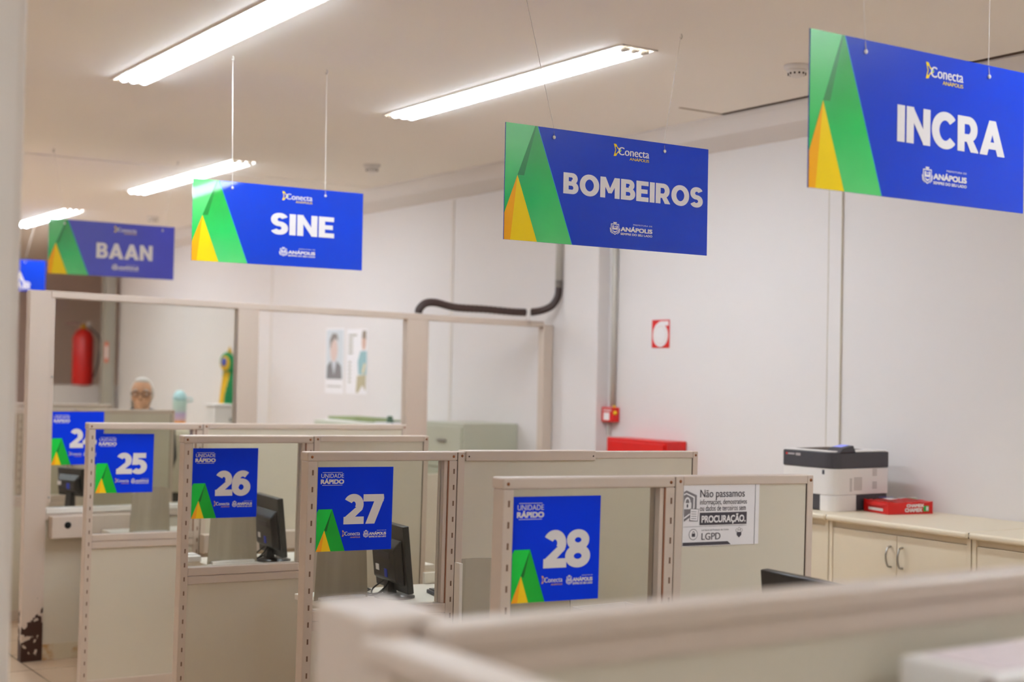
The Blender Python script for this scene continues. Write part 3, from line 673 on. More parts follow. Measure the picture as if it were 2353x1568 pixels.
# ---------------------------------------------------------------- foreground partition
t = thing('booth_partition', 'out of focus grey partition crossing the bottom right foreground', 'partition', (0, 0, 0), group='office booth partitions')
MB().box(.815, .925, 1.515, 1.685, 0, 1.398).build('corner_post', frameM, t, .012, 3)
b = MB(); b.box(.872, 2.02, 1.435, 1.50, 1.362, 1.396); b.build('cap_rail', frameM, t, .008, 3)
b = MB(); b.box(2.05, 3.0, 1.435, 1.50, 1.362, 1.396); b.build('cap_rail', frameM, t, .008, 3)
MB().box(.872, 2.02, 1.445, 1.49, .05, 1.330).build('solid_panel', panelM, t); MB().box(2.05, 3.0, 1.445, 1.49, .05, 1.330).build('solid_panel', panelM, t)
MB().box(.872, 2.02, 1.44, 1.495, 1.330, 1.362).build('panel_frame', frameM, t); MB().box(2.05, 3.0, 1.44, 1.495, 1.330, 1.362).build('panel_frame', frameM, t)
MB().box(2.03, 2.05, 1.442, 1.494, 0, 1.39).build('joint_gap', gasketM, t)
MB().box(1.99, 2.03, 1.437, 1.50, 0, 1.362).build('middle_post', frameM, t, .003)
MB().box(.795, .862, .25, 1.515, 1.345, 1.378).build('cap_rail', frameM, t, .008, 3)
MB().box(.805, .852, .25, 1.515, .05, 1.345).build('side_panel', panelM, t)
MB().box(.80, .857, 1.44, 1.515, 0, 1.345).build('side_post', frameM, t, .003)
desk(1.10, 2.6, .55, 1.425, 'white desk below the blurred foreground partition, outside the picture')
bxo = thing('cardboard_box', 'blurred white box with printed top in the bottom right corner', 'box', (1.605, 1.225, .751))
MB().box(0, .42, 0, .17, 0, .552).build('body', whiteM, bxo, .01, 3)
b = MB(); b.prismz([(.03, .02), (.39, .02), (.39, .15), (.03, .15)], .552, .5535); b.build('printed_sheet', mat('pink_grey_print', (222, 206, 206), .6, vary=.14, scale=40), bxo)
b = MB(); b.add([(-.001, .0, .545), (-.001, .018, .545), (-.001, .09, .44), (-.001, .075, .44)], [(3, 2, 1, 0)]); b.build('flap_edge', mat('box_flap_line', (150, 130, 122), .7, vary=0), bxo)  # darker diagonal line marking the flap edge

# ---------------------------------------------------------------- cabinets along the wall, printer, paper
def cabinet(y0, y1, label, handles=True):
    xf, zt = 5.17, 1.027; D = XW-.002-xf; w = y1-y0
    t = thing('storage_cabinet', label, 'cabinet', (xf, y0, 0), group='cream cabinets along the wall')
    MB().box(.0, D, .002, w-.002, zt-.03, zt).build('worktop', cabM, t, .012, 4)
    b = MB(); b.box(.03, D, .004, .024, 0, zt-.03); b.box(.03, D, w-.024, w-.004, 0, zt-.03); b.box(.05, D, .024, w-.024, .0, .08); b.box(D-.015, D, .024, w-.024, .08, zt-.03); b.box(.045, D-.015, .024, w-.024, zt-.06, zt-.03)
    b.build('carcass', cabM, t)
    for s_ in (0, 1):
        a = .026 if s_ == 0 else w/2+.0015; e = w/2-.0015 if s_ == 0 else w-.026
        dr = MB().box(.034, .052, a, e, .085, zt-.062).build('door', cabM, t, .002)
        yy = w/2-.035 if s_ == 0 else w/2+.035
        h = MB().tube(bez([(.034, yy, .912), (.006, yy-.004, .905), (-.006, yy-.004, .865), (.006, yy-.004, .823), (.034, yy, .816)], 5), .005, 8).build('handle', chromeM, dr)
    MB().box(.012, .028, .0, .004, zt-.028, zt-.004).build('edge_cap', gapM, t)
cabinet(4.966, 5.822, 'cream cabinet under the printer against the white wall')
cabinet(4.110, 4.966, 'cream cabinet with two metal handles right of the printer')
cabinet(3.254, 4.110, 'cream cabinet at the right edge of the photo by the wall')

pr = thing('laser_printer', 'white and charcoal laser printer standing on the cream cabinets', 'printer', (5.285, 5.022, 1.0275))
PX, PY, PZ = .40, .35, .318
def rr(x0, x1, y0, y1, rad, corner_only=True):
    pts = [(x1, y0), (x1, y1), (x0, y1)]
    pts += [(x0+rad-rad*math.cos(R(a)), y0+rad-rad*math.sin(R(a))) for a in range(0, 91, 15)]
    return pts
MB().prismz(rr(0, PX, 0, PY, .055), .082, .215).build('body', whiteM, pr, .003)
b = MB(); b.prismz(rr(.0, PX*.42, 0, .09, .055), 0, .081); b.build('front_foot', whiteM, pr, .003)
MB().box(.004, .10, .09, PY, .004, .081).build('paper_cassette', darkM, pr, .004)
MB().box(.165, PX-.002, .004, PY, .004, .081).build('rear_base', darkM, pr, .003)
MB().prismz(rr(-.004, PX, -.004, PY, .06), .216, .296).build('top_shell', darkM, pr, .004)
b = MB(); b.prismz(rr(.004, PX-.01, .004, PY-.008, .055), .296, .304); b.build('lid_rim', whiteM, pr, .003)
b = MB(); b.add([(.05, .08, .3045), (.05, PY-.03, .3045), (.30, PY-.03, .306), (.30, .08, .306)], [(3, 2, 1, 0)]); b.build('output_well', gapM, pr)
b = MB(); b.prism([(.03, .296), (.15, .296), (.13, .332), (.06, .320)], -.012, .085); cp = b.build('control_panel', darkM, pr, .004)
b = MB(); b.add([(.066, .012, .3232), (.126, .012, .3332), (.126, .072, .3332), (.066, .072, .3232)], [(0, 1, 2, 3)]); b.build('display', mat('display_glass', (120, 130, 230), .3, vary=0, emit=(130, 140, 240), es=.35), cp)
for (x0, z0, nx, nz) in ((.15, .105, 7, 9), (.285, .175, 4, 5), (.285, .11, 4, 5), (.12, .10, 2, 9)):
    b = MB()
    for i in range(nx):
        for j in range(nz): b.box(x0+i*.0085, x0+i*.0085+.0055, -.0008, .001, z0+j*.0075, z0+j*.0075+.004)
    b.build('vent_slots', mat('vent_grey', (150, 140, 130), .6, vary=0), pr)
b = MB(); b.box(-.0012, .0, .06, .075, .185, .207); b.build('latch', darkM, pr)
b = MB(); b.box(-.0052, -.0042, .318, .328, .272, .282, 0); b.box(-.0052, -.0042, .268, .313, .273, .281, 1); b.box(-.0052, -.0042, .225, .258, .270, .283, 1)
b.build('name_marks', [redM, mat('mark_grey', (180, 170, 170), .5, vary=0)], pr)

rm = thing('paper_ream', 'crumpled red paper ream package lying beside the printer', 'paper pack', (5.455, 4.815, 1.0275), (0, 0, R(-12)))
b = MB(); nx, ny = 10, 8; LXr, LYr = .27, .20
def top(i, j):
    x = LXr*i/nx; y = LYr*j/ny; e = 1 if 0 < i < nx and 0 < j < ny else .0
    return (x+(.004*math.sin(9*j) if e else 0), y+(.003*math.sin(7*i) if e else 0), .058+(.005 if e else .002)*math.sin(i*2.1+j*1.7)+(.003 if i in (0, nx) else 0))
vs_ = [top(i, j) for i in range(nx+1) for j in range(ny+1)]
fs = [(i*(ny+1)+j, (i+1)*(ny+1)+j, (i+1)*(ny+1)+j+1, i*(ny+1)+j+1) for i in range(nx) for j in range(ny)]
b.add(vs_, fs, 0, True)
ring = [(i, 0) for i in range(nx)]+[(nx, j) for j in range(ny)]+[(i, ny) for i in range(nx, 0, -1)]+[(0, j) for j in range(ny, 0, -1)]
tv = [top(*q) for q in ring]; bv = [(LXr*q[0]/nx, LYr*q[1]/ny, 0) for q in ring]; n = len(ring)
b.add(tv+bv, [(k, k+n, (k+1) % n+n, (k+1) % n) for k in range(n)]+[tuple(range(2*n-1, n-1, -1))], 0)
b.build('wrapper', redM, rm)
for sx in (0, 1):
    f = MB(); x = LXr*sx; s_ = 1 if sx else -1
    f.add([(x, .01, .05), (x, LYr-.01, .05), (x+s_*.012, LYr/2+.05, .038), (x+s_*.012, LYr/2-.05, .038), (x+s_*.006, LYr/2, .058)], [(0, 4, 1), (0, 3, 4), (3, 2, 4), (2, 1, 4)]); f.build('folded_flap', redM, rm)
b = MB(); text(b, 'CHAMEX', .10, .205, .010, .030, -.0012, .06, 0)
b.poly([(.212, .012), (.245, .012), (.245, .04), (.212, .04)], -.001, 1); b.poly([(.228, .016), (.242, .016), (.242, .036), (.228, .036)], -.0014, 0)
text(b, 'CHAMEX', .11, .215, .034, .050, -.0012, .06, 0)
b.build('lettering', [letterM, mat('print_leaf_green', (30, 170, 60), .5, vary=0)], rm); b = MB()
vL = len(b.v)
b.add([(-.0012, .16, .012), (-.0012, .04, .012), (-.0012, .04, .026), (-.0012, .16, .026)], [(0, 1, 2, 3)], 0)
b.build('side_print', letterM, rm)
b = MB()
def patch(x0, x1, y0, y1, mi): b.add([(x0, y0, .0715), (x1, y0, .0715), (x1, y1, .0715), (x0, y1, .0715)], [(0, 1, 2, 3)], mi)
patch(.04, .10, .05, .11, 0); patch(.14, .19, .10, .125, 0); patch(.17, .22, .05, .075, 2); patch(.06, .12, .145, .165, 1); patch(.13, .15, .15, .17, 3); patch(.215, .25, .09, .12, 0); patch(.02, .05, .02, .04, 0)
b.build('top_print', [letterM, mat('print_violet', (120, 90, 200), .5, vary=0), MATS['print_leaf_green'], mat('print_sky', (40, 110, 220), .5, vary=0)], rm)

# ---------------------------------------------------------------- things on the wall
hs = thing('hose_sign', 'red square sign with white hose reel picture on the wall', 'sign', (XW-.001, 7.12, 1.872), (0, 0, R(-90)))
w, h = .172, .180
b = MB().box(0, w, -.004, 0, 0, h, 0)
b.poly(ell(w*.5, h*.45, w*.44, h*.42, 40), -.0046, 1)
b.poly([(w*.42, h*.86), (w*.5, h*.95), (w*.96, h*.95), (w*.96, h*.79), (w*.55, h*.79)], -.0048, 1); b.poly([(w*.06, h*.45), (w*.10, h*.66), (w*.22, h*.82), (w*.42, h*.93), (w*.6, h*.94), (w*.6, h*.7)], -.0050, 1)
for k in (.34, .24, .15, .07):
    b.poly(ell(w*.5, h*.45, w*k, h*k*.95, 32), -.0054-.0004*(1-k), 2); b.poly(ell(w*.5, h*.45, w*(k-.014), h*(k-.014)*.95, 32), -.0056-.0004*(1-k), 1)
b.build('plate', [redM, letterM, mat('pale_orange', (225, 190, 168), .5, vary=0)], hs)
cp = thing('alarm_call_point', 'small red fire alarm box below the thin wall conduit', 'alarm', (XW-.001, 7.575, 1.378), (0, 0, R(-90)))
MB().box(0, .125, -.055, 0, 0, .098).build('case', redM, cp, .004)
b = MB().box(.022, .085, -.0565, -.054, .012, .062); b.build('press_plate', paperM, cp, .01)
b = MB(); text(b, 'FOGO', .018, .105, .070, .086, -.0562, .03); b.build('lettering', letterM, cp)
b = MB(); b.ball((.118, -.04, .104), .012, .012, .01, 10); b.ball((.135, -.045, .062), .014, .014, .014, 10); b.build('yellow_plug', mat('yellow_plastic', (225, 185, 20), .4, vary=0), cp)
MB().box(.03, .045, -.03, -.012, -.09, 0).build('lower_conduit', greyM, cp)
cdn = MB().tube([(XW-.022, 7.50, 1.482), (XW-.022, 7.50, 2.2), (XW-.022, 7.50, 3.06)], .019, 12)
tag(cdn.build('wall_conduit', greyM), 'thin grey conduit running down to the red alarm box', 'conduit')
hc = thing('hose_cabinet', 'red fire hose cabinet whose top shows above the grey partition', 'cabinet', (5.66, 6.765, .40))
MB().box(0, XW-.002-5.66, 0, .61, 0, .885).build('case', redM, hc, .004)
dr = MB().box(-.012, 0, .02, .59, .02, .865).build('door', redM, hc, .003)
b = MB().box(-.014, -.011, .10, .50, .30, .70); b.build('door_window', glassM, dr); MB().box(-.03, -.012, .535, .56, .40, .47).build('latch', chromeM, dr, .004)
tk = thing('wall_trunking', 'white cable trunking running down the wall behind the printer', 'trunking', (XW-.010, 5.485, 1.03))
MB().box(0, .010, 0, .092, 0, 2.03).build('cover', wallM, tk)
for a in (-.005, .092): MB().box(-.0015, .010, a, a+.005, 0, 2.03).build('edge_strip', mat('trunking_edge', (200, 190, 172), .6, vary=0), tk)
cdu = MB().tube([(5.775, 8.11, 2.30), (5.775, 8.11, 3.06)], .026, 14)
tag(cdu.build('wall_conduit', greyM), 'thick grey conduit feeding the black corrugated hose', 'conduit')
hp = [(5.775, 8.11, 2.35), (5.775, 8.11, 2.30), (5.768, 8.115, 2.23), (5.73, 8.14, 2.165), (5.65, 8.19, 2.128), (5.50, 8.22, 2.118), (5.25, 8.24, 2.128), (5.02, 8.26, 2.132), (4.86, 8.26, 2.158), (4.78, 8.26, 2.150), (4.735, 8.26, 2.11), (4.73, 8.26, 2.083)]
ho = thing('corrugated_hose', 'black corrugated hose sagging along the top of the tall frame', 'hose', hp[0])
path = bez([Vector(p)-Vector(hp[0]) for p in hp], 14)
MB().tube(path, .028, 12, ribs=.14).build('tubing', mat('brown_black_rubber', (66, 48, 42), .5, vary=.08, scale=30), ho)
b = MB(); b.box(5.56-hp[0][0], 5.588-hp[0][0], 8.18-hp[0][1], 8.235-hp[0][1], 2.068-hp[0][2], 2.15-hp[0][2]); b.build('clip', whiteM, ho, .006)

# portraits
def wall_poster(y0, z0, w, h, label, kind):
    t = thing('wall_poster', label, 'poster', (XW-.001, y0, z0), (0, 0, R(-90)), 'posters on the far wall')
    MB().box(0, w, -.002, 0, 0, h).build('sheet', paperM, t)
    b = MB(); q = lambda pts: [(a*w, c*h) for a, c in pts]; y = -.0025
    if kind == 0:
        b.poly(q([(.04, .22), (.96, .22), (.96, .97), (.04, .97)]), y, 0)
        b.poly(q([(.08, .22), (.10, .42), (.30, .50), (.45, .40), (.62, .50), (.86, .42), (.92, .22)]), y-.0003, 1)
        b.poly(q([(.32, .50), (.48, .28), (.62, .50)]), y-.0006, 2)
        b.poly(ell(.46*w, .66*h, .20*w, .175*h), y-.0009, 3)
        b.poly(q([(.25, .66), (.22, .82), (.36, .92), (.62, .91), (.70, .80), (.52, .84), (.34, .78)]), y-.0012, 4)
        text(b, 'GOVERNO', .1*w, .9*w, .09*h, .14*h, y, .01, 5) if False else b.poly(q([(.1, .10), (.9, .10), (.9, .12), (.1, .12)]), y, 5)
    else:
        b.poly(q([(.60, .30), (.56, .50), (.68, .66), (.98, .66), (.98, .30)]), y, 0)
        b.poly(ell(.84*w, .80*h, .10*w, .13*h), y-.0003, 3); b.poly(q([(.74, .86), (.76, .97), (.94, .97), (.95, .84)]), y-.0006, 4)
        b.poly(q([(.50, .02), (.54, .28), (.96, .30), (.96, .05), (.80, .14), (.60, .02)]), y-.0003, 1); b.poly(q([(.76, .34), (.86, .30), (.95, .46), (.86, .48)]), y-.0006, 2)
        b2 = MB()
        for k in range(6): b2.poly(q([(.10, .92-.055*k), (.10+(.4 if k == 0 else .22), .92-.055*k), (.10+(.4 if k == 0 else .22), .89-.055*k), (.10, .89-.055*k)]), y, 0)
        for k in range(6): b2.poly(q([(.12, .50-.06*k), (.24, .50-.06*k), (.24, .47-.06*k), (.12, .47-.06*k)]), y, 0)
        b2.build('caption', mat('caption_grey', (178, 172, 155), .6, vary=0), t)
    cols = ((208, 213, 215), (128, 124, 124), (204, 205, 210), (216, 192, 182), (140, 130, 122), (178, 172, 160)) if kind == 0 else ((150, 184, 186), (184, 172, 138), (226, 208, 172), (208, 172, 154), (146, 130, 112), (178, 172, 155))  # print tones lightened to carry blur and haze
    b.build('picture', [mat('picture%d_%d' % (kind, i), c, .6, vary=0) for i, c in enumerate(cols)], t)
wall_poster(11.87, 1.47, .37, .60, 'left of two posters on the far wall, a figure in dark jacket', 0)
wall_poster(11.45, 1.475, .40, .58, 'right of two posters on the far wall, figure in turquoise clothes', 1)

# flag on its pole
fl = thing('flag', 'green and yellow flag hanging from a pole beside the frame post', 'flag', (5.42, 13.20, 0))
MB().lathe([(.13, 0), (.13, .03), (.03, .05)]).build('stand', mat('dark_wood', (90, 60, 40), .5), fl)
MB().tube([(0, 0, .04), (0, 0, 1.80)], .014, 10).build('pole', mat('dark_wood', (90, 60, 40), .5), fl)
MB().lathe([(.012, 1.80), (.03, 1.83), (.015, 1.87), (.002, 1.90)]).build('finial', mat('brass', (200, 160, 60), .3, metal=.8, vary=0), fl)
fg = mat('flag_green', (0, 140, 78), .7); fy = mat('flag_yellow', (226, 178, 10), .7); fb = mat('flag_blue', (70, 84, 170), .7)
b = MB(); nn = 40; mm = 22; vs_ = []
for i in range(mm+1):
    z = 1.76-1.15*i/mm; rad = .035+.085*(i/mm)**.8
    for k in range(nn):
        w_ = 2*math.pi*k/nn; rr_ = rad*(1+.28*math.sin(5*w_+i*.12)); vs_.append((rr_*math.cos(w_), rr_*math.sin(w_), z))
for i in range(mm):
    for k in range(nn):
        a = 2*math.pi*k/nn; ph = (k+i*.9) % 20
        mi = 1 if ph < 9 else 0
        b.add([], []); b.f.append((i*nn+k, (i+1)*nn+k, (i+1)*nn+(k+1) % nn, i*nn+(k+1) % nn)); b.mi.append(mi); b.sm.append(True)
b.v = vs_; b.build('cloth', [fg, fy], fl)
b = MB(); b.ball((-.035, -.035, 1.74), .075, .075, .10, 16, 0); b.ball((-.07, -.07, 1.73), .05, .05, .075, 14, 1); b.ball((-.095, -.095, 1.74), .03, .03, .045, 12, 2)
b.build('knot', [fg, fy, fb], fl)

# far cabinets and small things on them
cb = thing('filing_cabinet', 'grey green filing cabinet against the wall, right of the frame post', 'cabinet', (5.35, 8.66, 0))
MB().box(0, XW-.003-5.35, 0, .55, 0, 1.318).build('case', greenCabM, cb, .006)
for k in range(4):
    dw = MB().box(-.012, 0, .02, .53, .03+.32*k, .335+.32*k).build('drawer', greenCabM, cb, .004); MB().box(-.028, -.012, .22, .33, .22+.32*k, .235+.32*k).build('handle', chromeM, dw)
cb2 = thing('low_cabinet', 'pale low cabinet under the green striped papers by the wall', 'cabinet', (5.20, 9.45, 0))
MB().box(0, XW-.003-5.2, 0, 1.35, 0, 1.268).build('case', greenCabM, cb2, .006)
for k in (0, 1): d2 = MB().box(-.012, 0, .02+.665*k, .665+.665*k, .05, 1.25).build('door', greenCabM, cb2, .004); MB().box(-.03, -.012, .6+.1*k, .62+.1*k, .7, .82).build('handle', chromeM, d2)
gp = thing('green_folder', 'green and white papers lying on the far low cabinet', 'papers', (5.25, 9.55, 1.2685))
b = MB(); b.box(0, .3, 0, 1.15, 0, .012, 1); b.box(.02, .3, .62, 1.13, .012, .034, 0); b.box(.0, .3, .30, .62, .012, .026, 0); b.box(.0, .25, .02, .28, .012, .018, 1)
b.build('sheets', [mat('leaf_green_paper', (138, 150, 100), .7, vary=.2, scale=14), paperM], gp)
sp_ = thing('stapler', 'tiny dark green object on the far low cabinet by the post', 'desk object', (5.30, 9.66, 1.2805))
MB().box(0, .03, 0, .07, 0, .03).build('base', mat('bottle_green', (70, 100, 74), .5), sp_, .005); MB().box(.003, .027, .005, .065, .03, .058).build('arm', mat('bottle_green', (70, 100, 74), .5), sp_, .008)
cb3 = thing('white_counter', 'white cabinet carrying the pastel bottle and white box', 'cabinet', (4.10, 11.35, 0))
MB().box(0, .75, 0, .45, 0, 1.165).build('case', deskM, cb3, .005); dd = MB().box(.02, .36, -.014, 0, .06, 1.12).build('door', deskM, cb3, .003); MB().box(.32, .34, -.03, -.014, .6, .72).build('handle', chromeM, dd)
dd = MB().box(.39, .73, -.014, 0, .06, 1.12).build('door', deskM, cb3, .003); MB().box(.41, .43, -.03, -.014, .6, .72).build('handle', chromeM, dd)
bt = thing('drinking_bottle', 'pastel drinking bottle shading from mint to purple and orange', 'bottle', (4.285, 11.50, 1.1655))
gM = mat('bottle_gradient', (170, 190, 180), .4, vary=0); nt = gM.node_tree; bs = nt.nodes['Principled BSDF']; tc = nt.nodes.new('ShaderNodeTexCoord'); sp = nt.nodes.new('ShaderNodeSeparateXYZ'); rp = nt.nodes.new('ShaderNodeValToRGB')
nt.links.new(tc.outputs['Generated'], sp.inputs[0]); nt.links.new(sp.outputs['Z'], rp.inputs[0]); nt.links.new(rp.outputs[0], bs.inputs['Base Color'])
e = rp.color_ramp.elements; e[0].position = 0; e[0].color = lin((240, 150, 50)); e[1].position = 1; e[1].color = lin((176, 200, 186))
for p_, c_ in ((.24, (240, 160, 70)), (.34, (206, 176, 190)), (.52, (186, 164, 196)), (.66, (180, 196, 184))): k = rp.color_ramp.elements.new(p_); k.color = lin(c_)
MB().lathe([(.046, 0), (.052, .01), (.055, .10), (.059, .225), (.054, .24)]).build('body', gM, bt)
MB().lathe([(.056, .24), (.058, .25), (.052, .29), (.028, .32), (.01, .325)]).build('lid', mat('mint_plastic', (170, 206, 206), .4, vary=0), bt)
MB().tube(bez([(.045, -.02, .26), (.085, -.04, .26), (.09, -.045, .235), (.05, -.02, .225)], 5), .006, 8).build('carry_loop', mat('mint_plastic', (170, 206, 206), .4, vary=0), bt)
wb = thing('plastic_box', 'white plastic box with lid beside the flag', 'box', (4.56, 11.40, 1.1655))
MB().box(0, .18, 0, .22, 0, .19).build('body', wallM, wb, .01); MB().box(-.006, .186, -.006, .226, .19, .21).build('lid', wallM, wb, .006); MB().lathe([(.02, 0), (.02, .004)]).build('tap', mat('grey_tap', (170, 165, 158), .5, vary=0), wb, loc=(.15, -.001, .08)).rotation_euler = (R(90), 0, 0)

# far left: extinguisher on the low wall
ex = thing('fire_extinguisher', 'tall red fire extinguisher on the white low wall, far left', 'fire extinguisher', (5.60, 18.62, 1.4205))
MB().lathe([(.125, 0), (.135, .03), (.135, .62), (.10, .70), (.05, .735)], n=28).build('cylinder', redM, ex)
MB().lathe([(.04, .735), (.035, .80)]).build('valve', mat('brass', (200, 160, 60), .3, metal=.8, vary=0), ex); MB().box(-.24, .10, -.02, .02, .79, .815).build('handle', mat('dull_pink_metal', (150, 110, 104), .5, vary=0), ex, .005)
MB().lathe([(.03, 0), (.03, .02)]).build('gauge', whiteM, ex, loc=(.05, -.06, .80)).rotation_euler = (R(90), 0, 0)
MB().tube(bez([(.05, -.05, .77), (.18, -.12, .6), (.16, -.14, .3), (.1, -.14, .1)], 6), .012, 8).build('hose', blackM, ex)
ws = thing('wall_tag', 'narrow red and white tag on the grey door jamb, far left', 'sign', (5.625, 17.798, 1.72))
b = MB(); b.box(0, .05, -.003, 0, 0, .26, 0); b.poly([(.012, .05), (.038, .05), (.038, .21), (.012, .21)], -.0036, 1); b.build('plate', [mat('tag_red', (214, 110, 84), .5, vary=0), paperM], ws)

# cream coat on a black chair, behind partition 23
ch = thing('office_chair', 'black chair back beside the person, far left', 'chair', (4.03, 10.36, 0), (0, 0, 0))
MB().lathe([(.28, 0), (.28, .02), (.05, .06)], n=5).build('base', blackM, ch); MB().tube([(0, 0, .05), (0, 0, .43)], .025, 10).build('column', chromeM, ch)
MB().box(-.23, .23, -.22, .22, .43, .50).build('seat', blackM, ch, .03, 3); MB().box(-.21, .21, .20, .25, .60, 1.17).build('backrest', blackM, ch, .03, 3); MB().box(-.03, .03, .22, .25, .45, .65).build('back_bar', blackM, ch)
co = thing('coat', 'cream coat hanging over the black chair, far left', 'coat', (4.00, 10.36, 0), (0, 0, 0))
cM = mat('cream_cloth', (220, 208, 188), .9, vary=.04, scale=20, bump=.3)
b = MB()
b.tube(bez([(-.17, .16, 1.19), (-.2, .13, 1.0), (-.22, .10, .85), (-.20, .12, .74)], 6), [.05+.012*math.sin(i*.8) for i in range(19)], 12); b.tube(bez([(.17, .16, 1.19), (.2, .13, 1.0), (.2, .10, .85), (.2, .12, .74)], 6), [.05+.012*math.sin(i*.8) for i in range(19)], 12)
b.build('sleeve', cM, co, loc=(0, 0, 0))
prof = [(.150, .72), (.165, 1.16), (.185, 1.20), (.225, 1.215), (.265, 1.20), (.285, 1.16), (.30, .70), (.262, .70), (.258, 1.172), (.192, 1.172), (.188, .72)]
n = len(prof)
MB().add([(-.23, y, z) for y, z in prof]+[(.23, y, z) for y, z in prof], [tuple(range(n-1, -1, -1)), tuple(range(n, 2*n))]+[(k, (k+1) % n, (k+1) % n+n, k+n) for k in range(n)]).build('body', cM, co, .012, 2)

# ---------------------------------------------------------------- the person behind partition 23
def remesh(name, mb_, m_, parent, vox=.012, smooth=6):
    o = mb_.build(name+'_tmp', m_)
    rmod = o.modifiers.new('r', 'REMESH'); rmod.mode = 'VOXEL'; rmod.voxel_size = vox; rmod.use_smooth_shade = True
    sm = o.modifiers.new('s', 'SMOOTH'); sm.iterations = smooth; sm.factor = .5
    dg = bpy.context.evaluated_depsgraph_get(); dg.update()
    me = bpy.data.meshes.new_from_object(o.evaluated_get(dg)); me.name = name
    old = o.data; bpy.data.objects.remove(o); bpy.data.meshes.remove(old)
    q = bpy.data.objects.new(name, me); COL.objects.link(q); q.parent = parent
    for p_ in me.polygons: p_.use_smooth = True
    return q
pe = thing('person', 'grey haired person in glasses and dark jacket behind a grey partition', 'person', (3.475, 10.10, 0), (0, 0, R(-24)))
skM = mat('skin', (214, 164, 128), .5, vary=.05, scale=30); jkM = mat('dark_jacket', (52, 50, 54), .85, vary=.08, scale=20); trM = mat('grey_trousers', (74, 74, 84), .85); haM = mat('grey_hair', (214, 208, 200), .7, vary=.15, scale=60)
hz = 1.485      # head centre; the figure faces -y
b = MB()
b.ball((0, .0, hz), .074, .092, .112, 20); b.ball((0, -.045, hz-.062), .052, .05, .05, 16); b.ball((0, -.075, hz-.095), .026, .022, .02, 12)
b.ball((0, -.02, hz+.03), .073, .085, .08, 18)
for s_ in (-1, 1): b.ball((s_*.076, .012, hz-.005), .012, .022, .032, 12); b.ball((s_*.045, -.062, hz-.025), .024, .022, .024, 12)
b.tube([(0, -.086, hz+.012), (0, -.104, hz-.018), (0, -.112, hz-.036)], [.010, .014, .017], 10); b.ball((0, -.085, hz+.018), .05, .014, .012, 12)
b.ball((0, -.088, hz-.066), .026, .011, .007, 12); b.ball((0, -.086, hz-.078), .022, .011, .007, 12)
b.tube([(0, .015, hz-.06), (0, .025, hz-.15), (0, .03, hz-.2)], [.058, .056, .062], 14)
b.tube([(0, .03, 1.30), (0, .03, 1.10), (0, .025, .92), (0, .02, .82)], [.12, .145, .135, .14], 16)
for s_ in (-1, 1):
    b.tube([(s_*.03, .03, 1.30), (s_*.165, .03, 1.27)], [.075, .055], 12)
    b.tube([(s_*.17, .03, 1.27), (s_*.20, .04, 1.02), (s_*.19, -.04, .80), (s_*.185, -.06, .74)], [.054, .043, .034, .026], 12)
    b.ball((s_*.184, -.072, .69), .020, .038, .05, 12)
    for k in range(4): b.tube([(s_*.184, -.10+.019*k, .655), (s_*.182, -.104+.02*k, .615), (s_*.172, -.10+.019*k, .582+(.01 if k in (0, 3) else 0))], [.0095, .009, .0075], 8)
    b.tube([(s_*.178, -.105, .70), (s_*.168, -.125, .665), (s_*.162, -.128, .635)], [.012, .0105, .009], 8)
    b.tube([(s_*.085, .02, .84), (s_*.09, .02, .46), (s_*.09, .03, .10)], [.09, .058, .04], 14); b.tube([(s_*.09, .05, .04), (s_*.095, -.12, .03)], [.04, .032], 10)
body = remesh('body', b, skM, pe, .008, 4)
b = MB()
b.tube([(0, .03, 1.325), (0, .03, 1.10), (0, .025, .92), (0, .02, .76)], [.125, .165, .158, .165], 16)
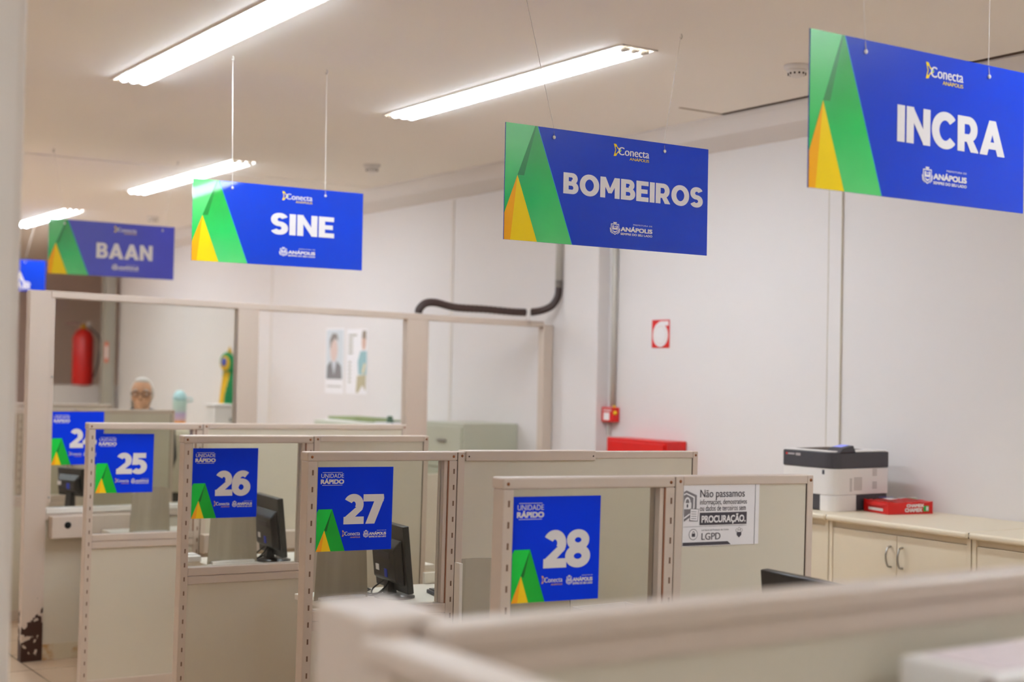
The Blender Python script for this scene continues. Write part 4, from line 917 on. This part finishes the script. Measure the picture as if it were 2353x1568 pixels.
for s_ in (-1, 1):
    b.tube([(s_*.03, .03, 1.305), (s_*.168, .03, 1.275)], [.09, .07], 12); b.tube([(s_*.172, .03, 1.275), (s_*.203, .04, 1.02), (s_*.192, -.04, .80), (s_*.187, -.055, .755)], [.07, .058, .047, .042], 12)
b.tube([(s_*.0, .03, 1.31), (0, .03, 1.365)], [.085, .072], 14)
jk = remesh('jacket', b, jkM, pe, .012, 4)
b = MB()
for s_ in (-1, 1): b.tube([(s_*.085, .02, .86), (s_*.09, .02, .46), (s_*.09, .03, .08)], [.104, .076, .062], 14)
remesh('trousers', b, trM, pe, .014, 4)
b = MB()
for s_ in (-1, 1): b.tube([(s_*.09, .06, .04), (s_*.095, -.05, .04), (s_*.097, -.14, .034)], [.046, .046, .036], 12)
remesh('shoes', b, blackM, pe, .012, 3)
b = MB()     # hair: back and sides, thin and white on top
b.ball((0, .032, hz+.022), .083, .085, .104, 20); b.ball((-.066, .012, hz+.01), .022, .045, .06, 12); b.ball((.066, .012, hz+.01), .022, .045, .06, 12); b.ball((0, -.02, hz+.095), .055, .06, .028, 14)
b.ball((0, .06, hz-.05), .068, .05, .06, 14); b.ball((-.07, .045, hz-.06), .022, .03, .06, 10)
remesh('hair', b, haM, pe, .008, 3)
b = MB()
for s_ in (-1, 1):
    b.tube([(s_*.034+.026*math.cos(2*math.pi*k/20), -.105, hz+.002+.019*math.sin(2*math.pi*k/20)) for k in range(21)], .003, 6, cap=False)
    b.tube([(s_*.06, -.103, hz+.006), (s_*.078, -.06, hz+.008), (s_*.08, .01, hz+.008)], .0026, 6)
b.tube([(-.009, -.107, hz+.004), (.009, -.107, hz+.004)], .0026, 6)
b.build('glasses', mat('brown_frame', (90, 66, 50), .4, vary=0), pe)
b = MB()
for s_ in (-1, 1): b.ball((s_*.033, -.079, hz+.002), .013, .010, .008, 12, 0); b.ball((s_*.033, -.0875, hz+.002), .0055, .003, .0055, 10, 1)
b.build('eyes', [paperM, mat('iris', (60, 44, 34), .3, vary=0)], pe)
b = MB()
for s_ in (-1, 1): b.tube([(s_*.016, -.094, hz+.028), (s_*.034, -.094, hz+.033), (s_*.054, -.084, hz+.026)], .0045, 6)
b.build('eyebrows', haM, pe)
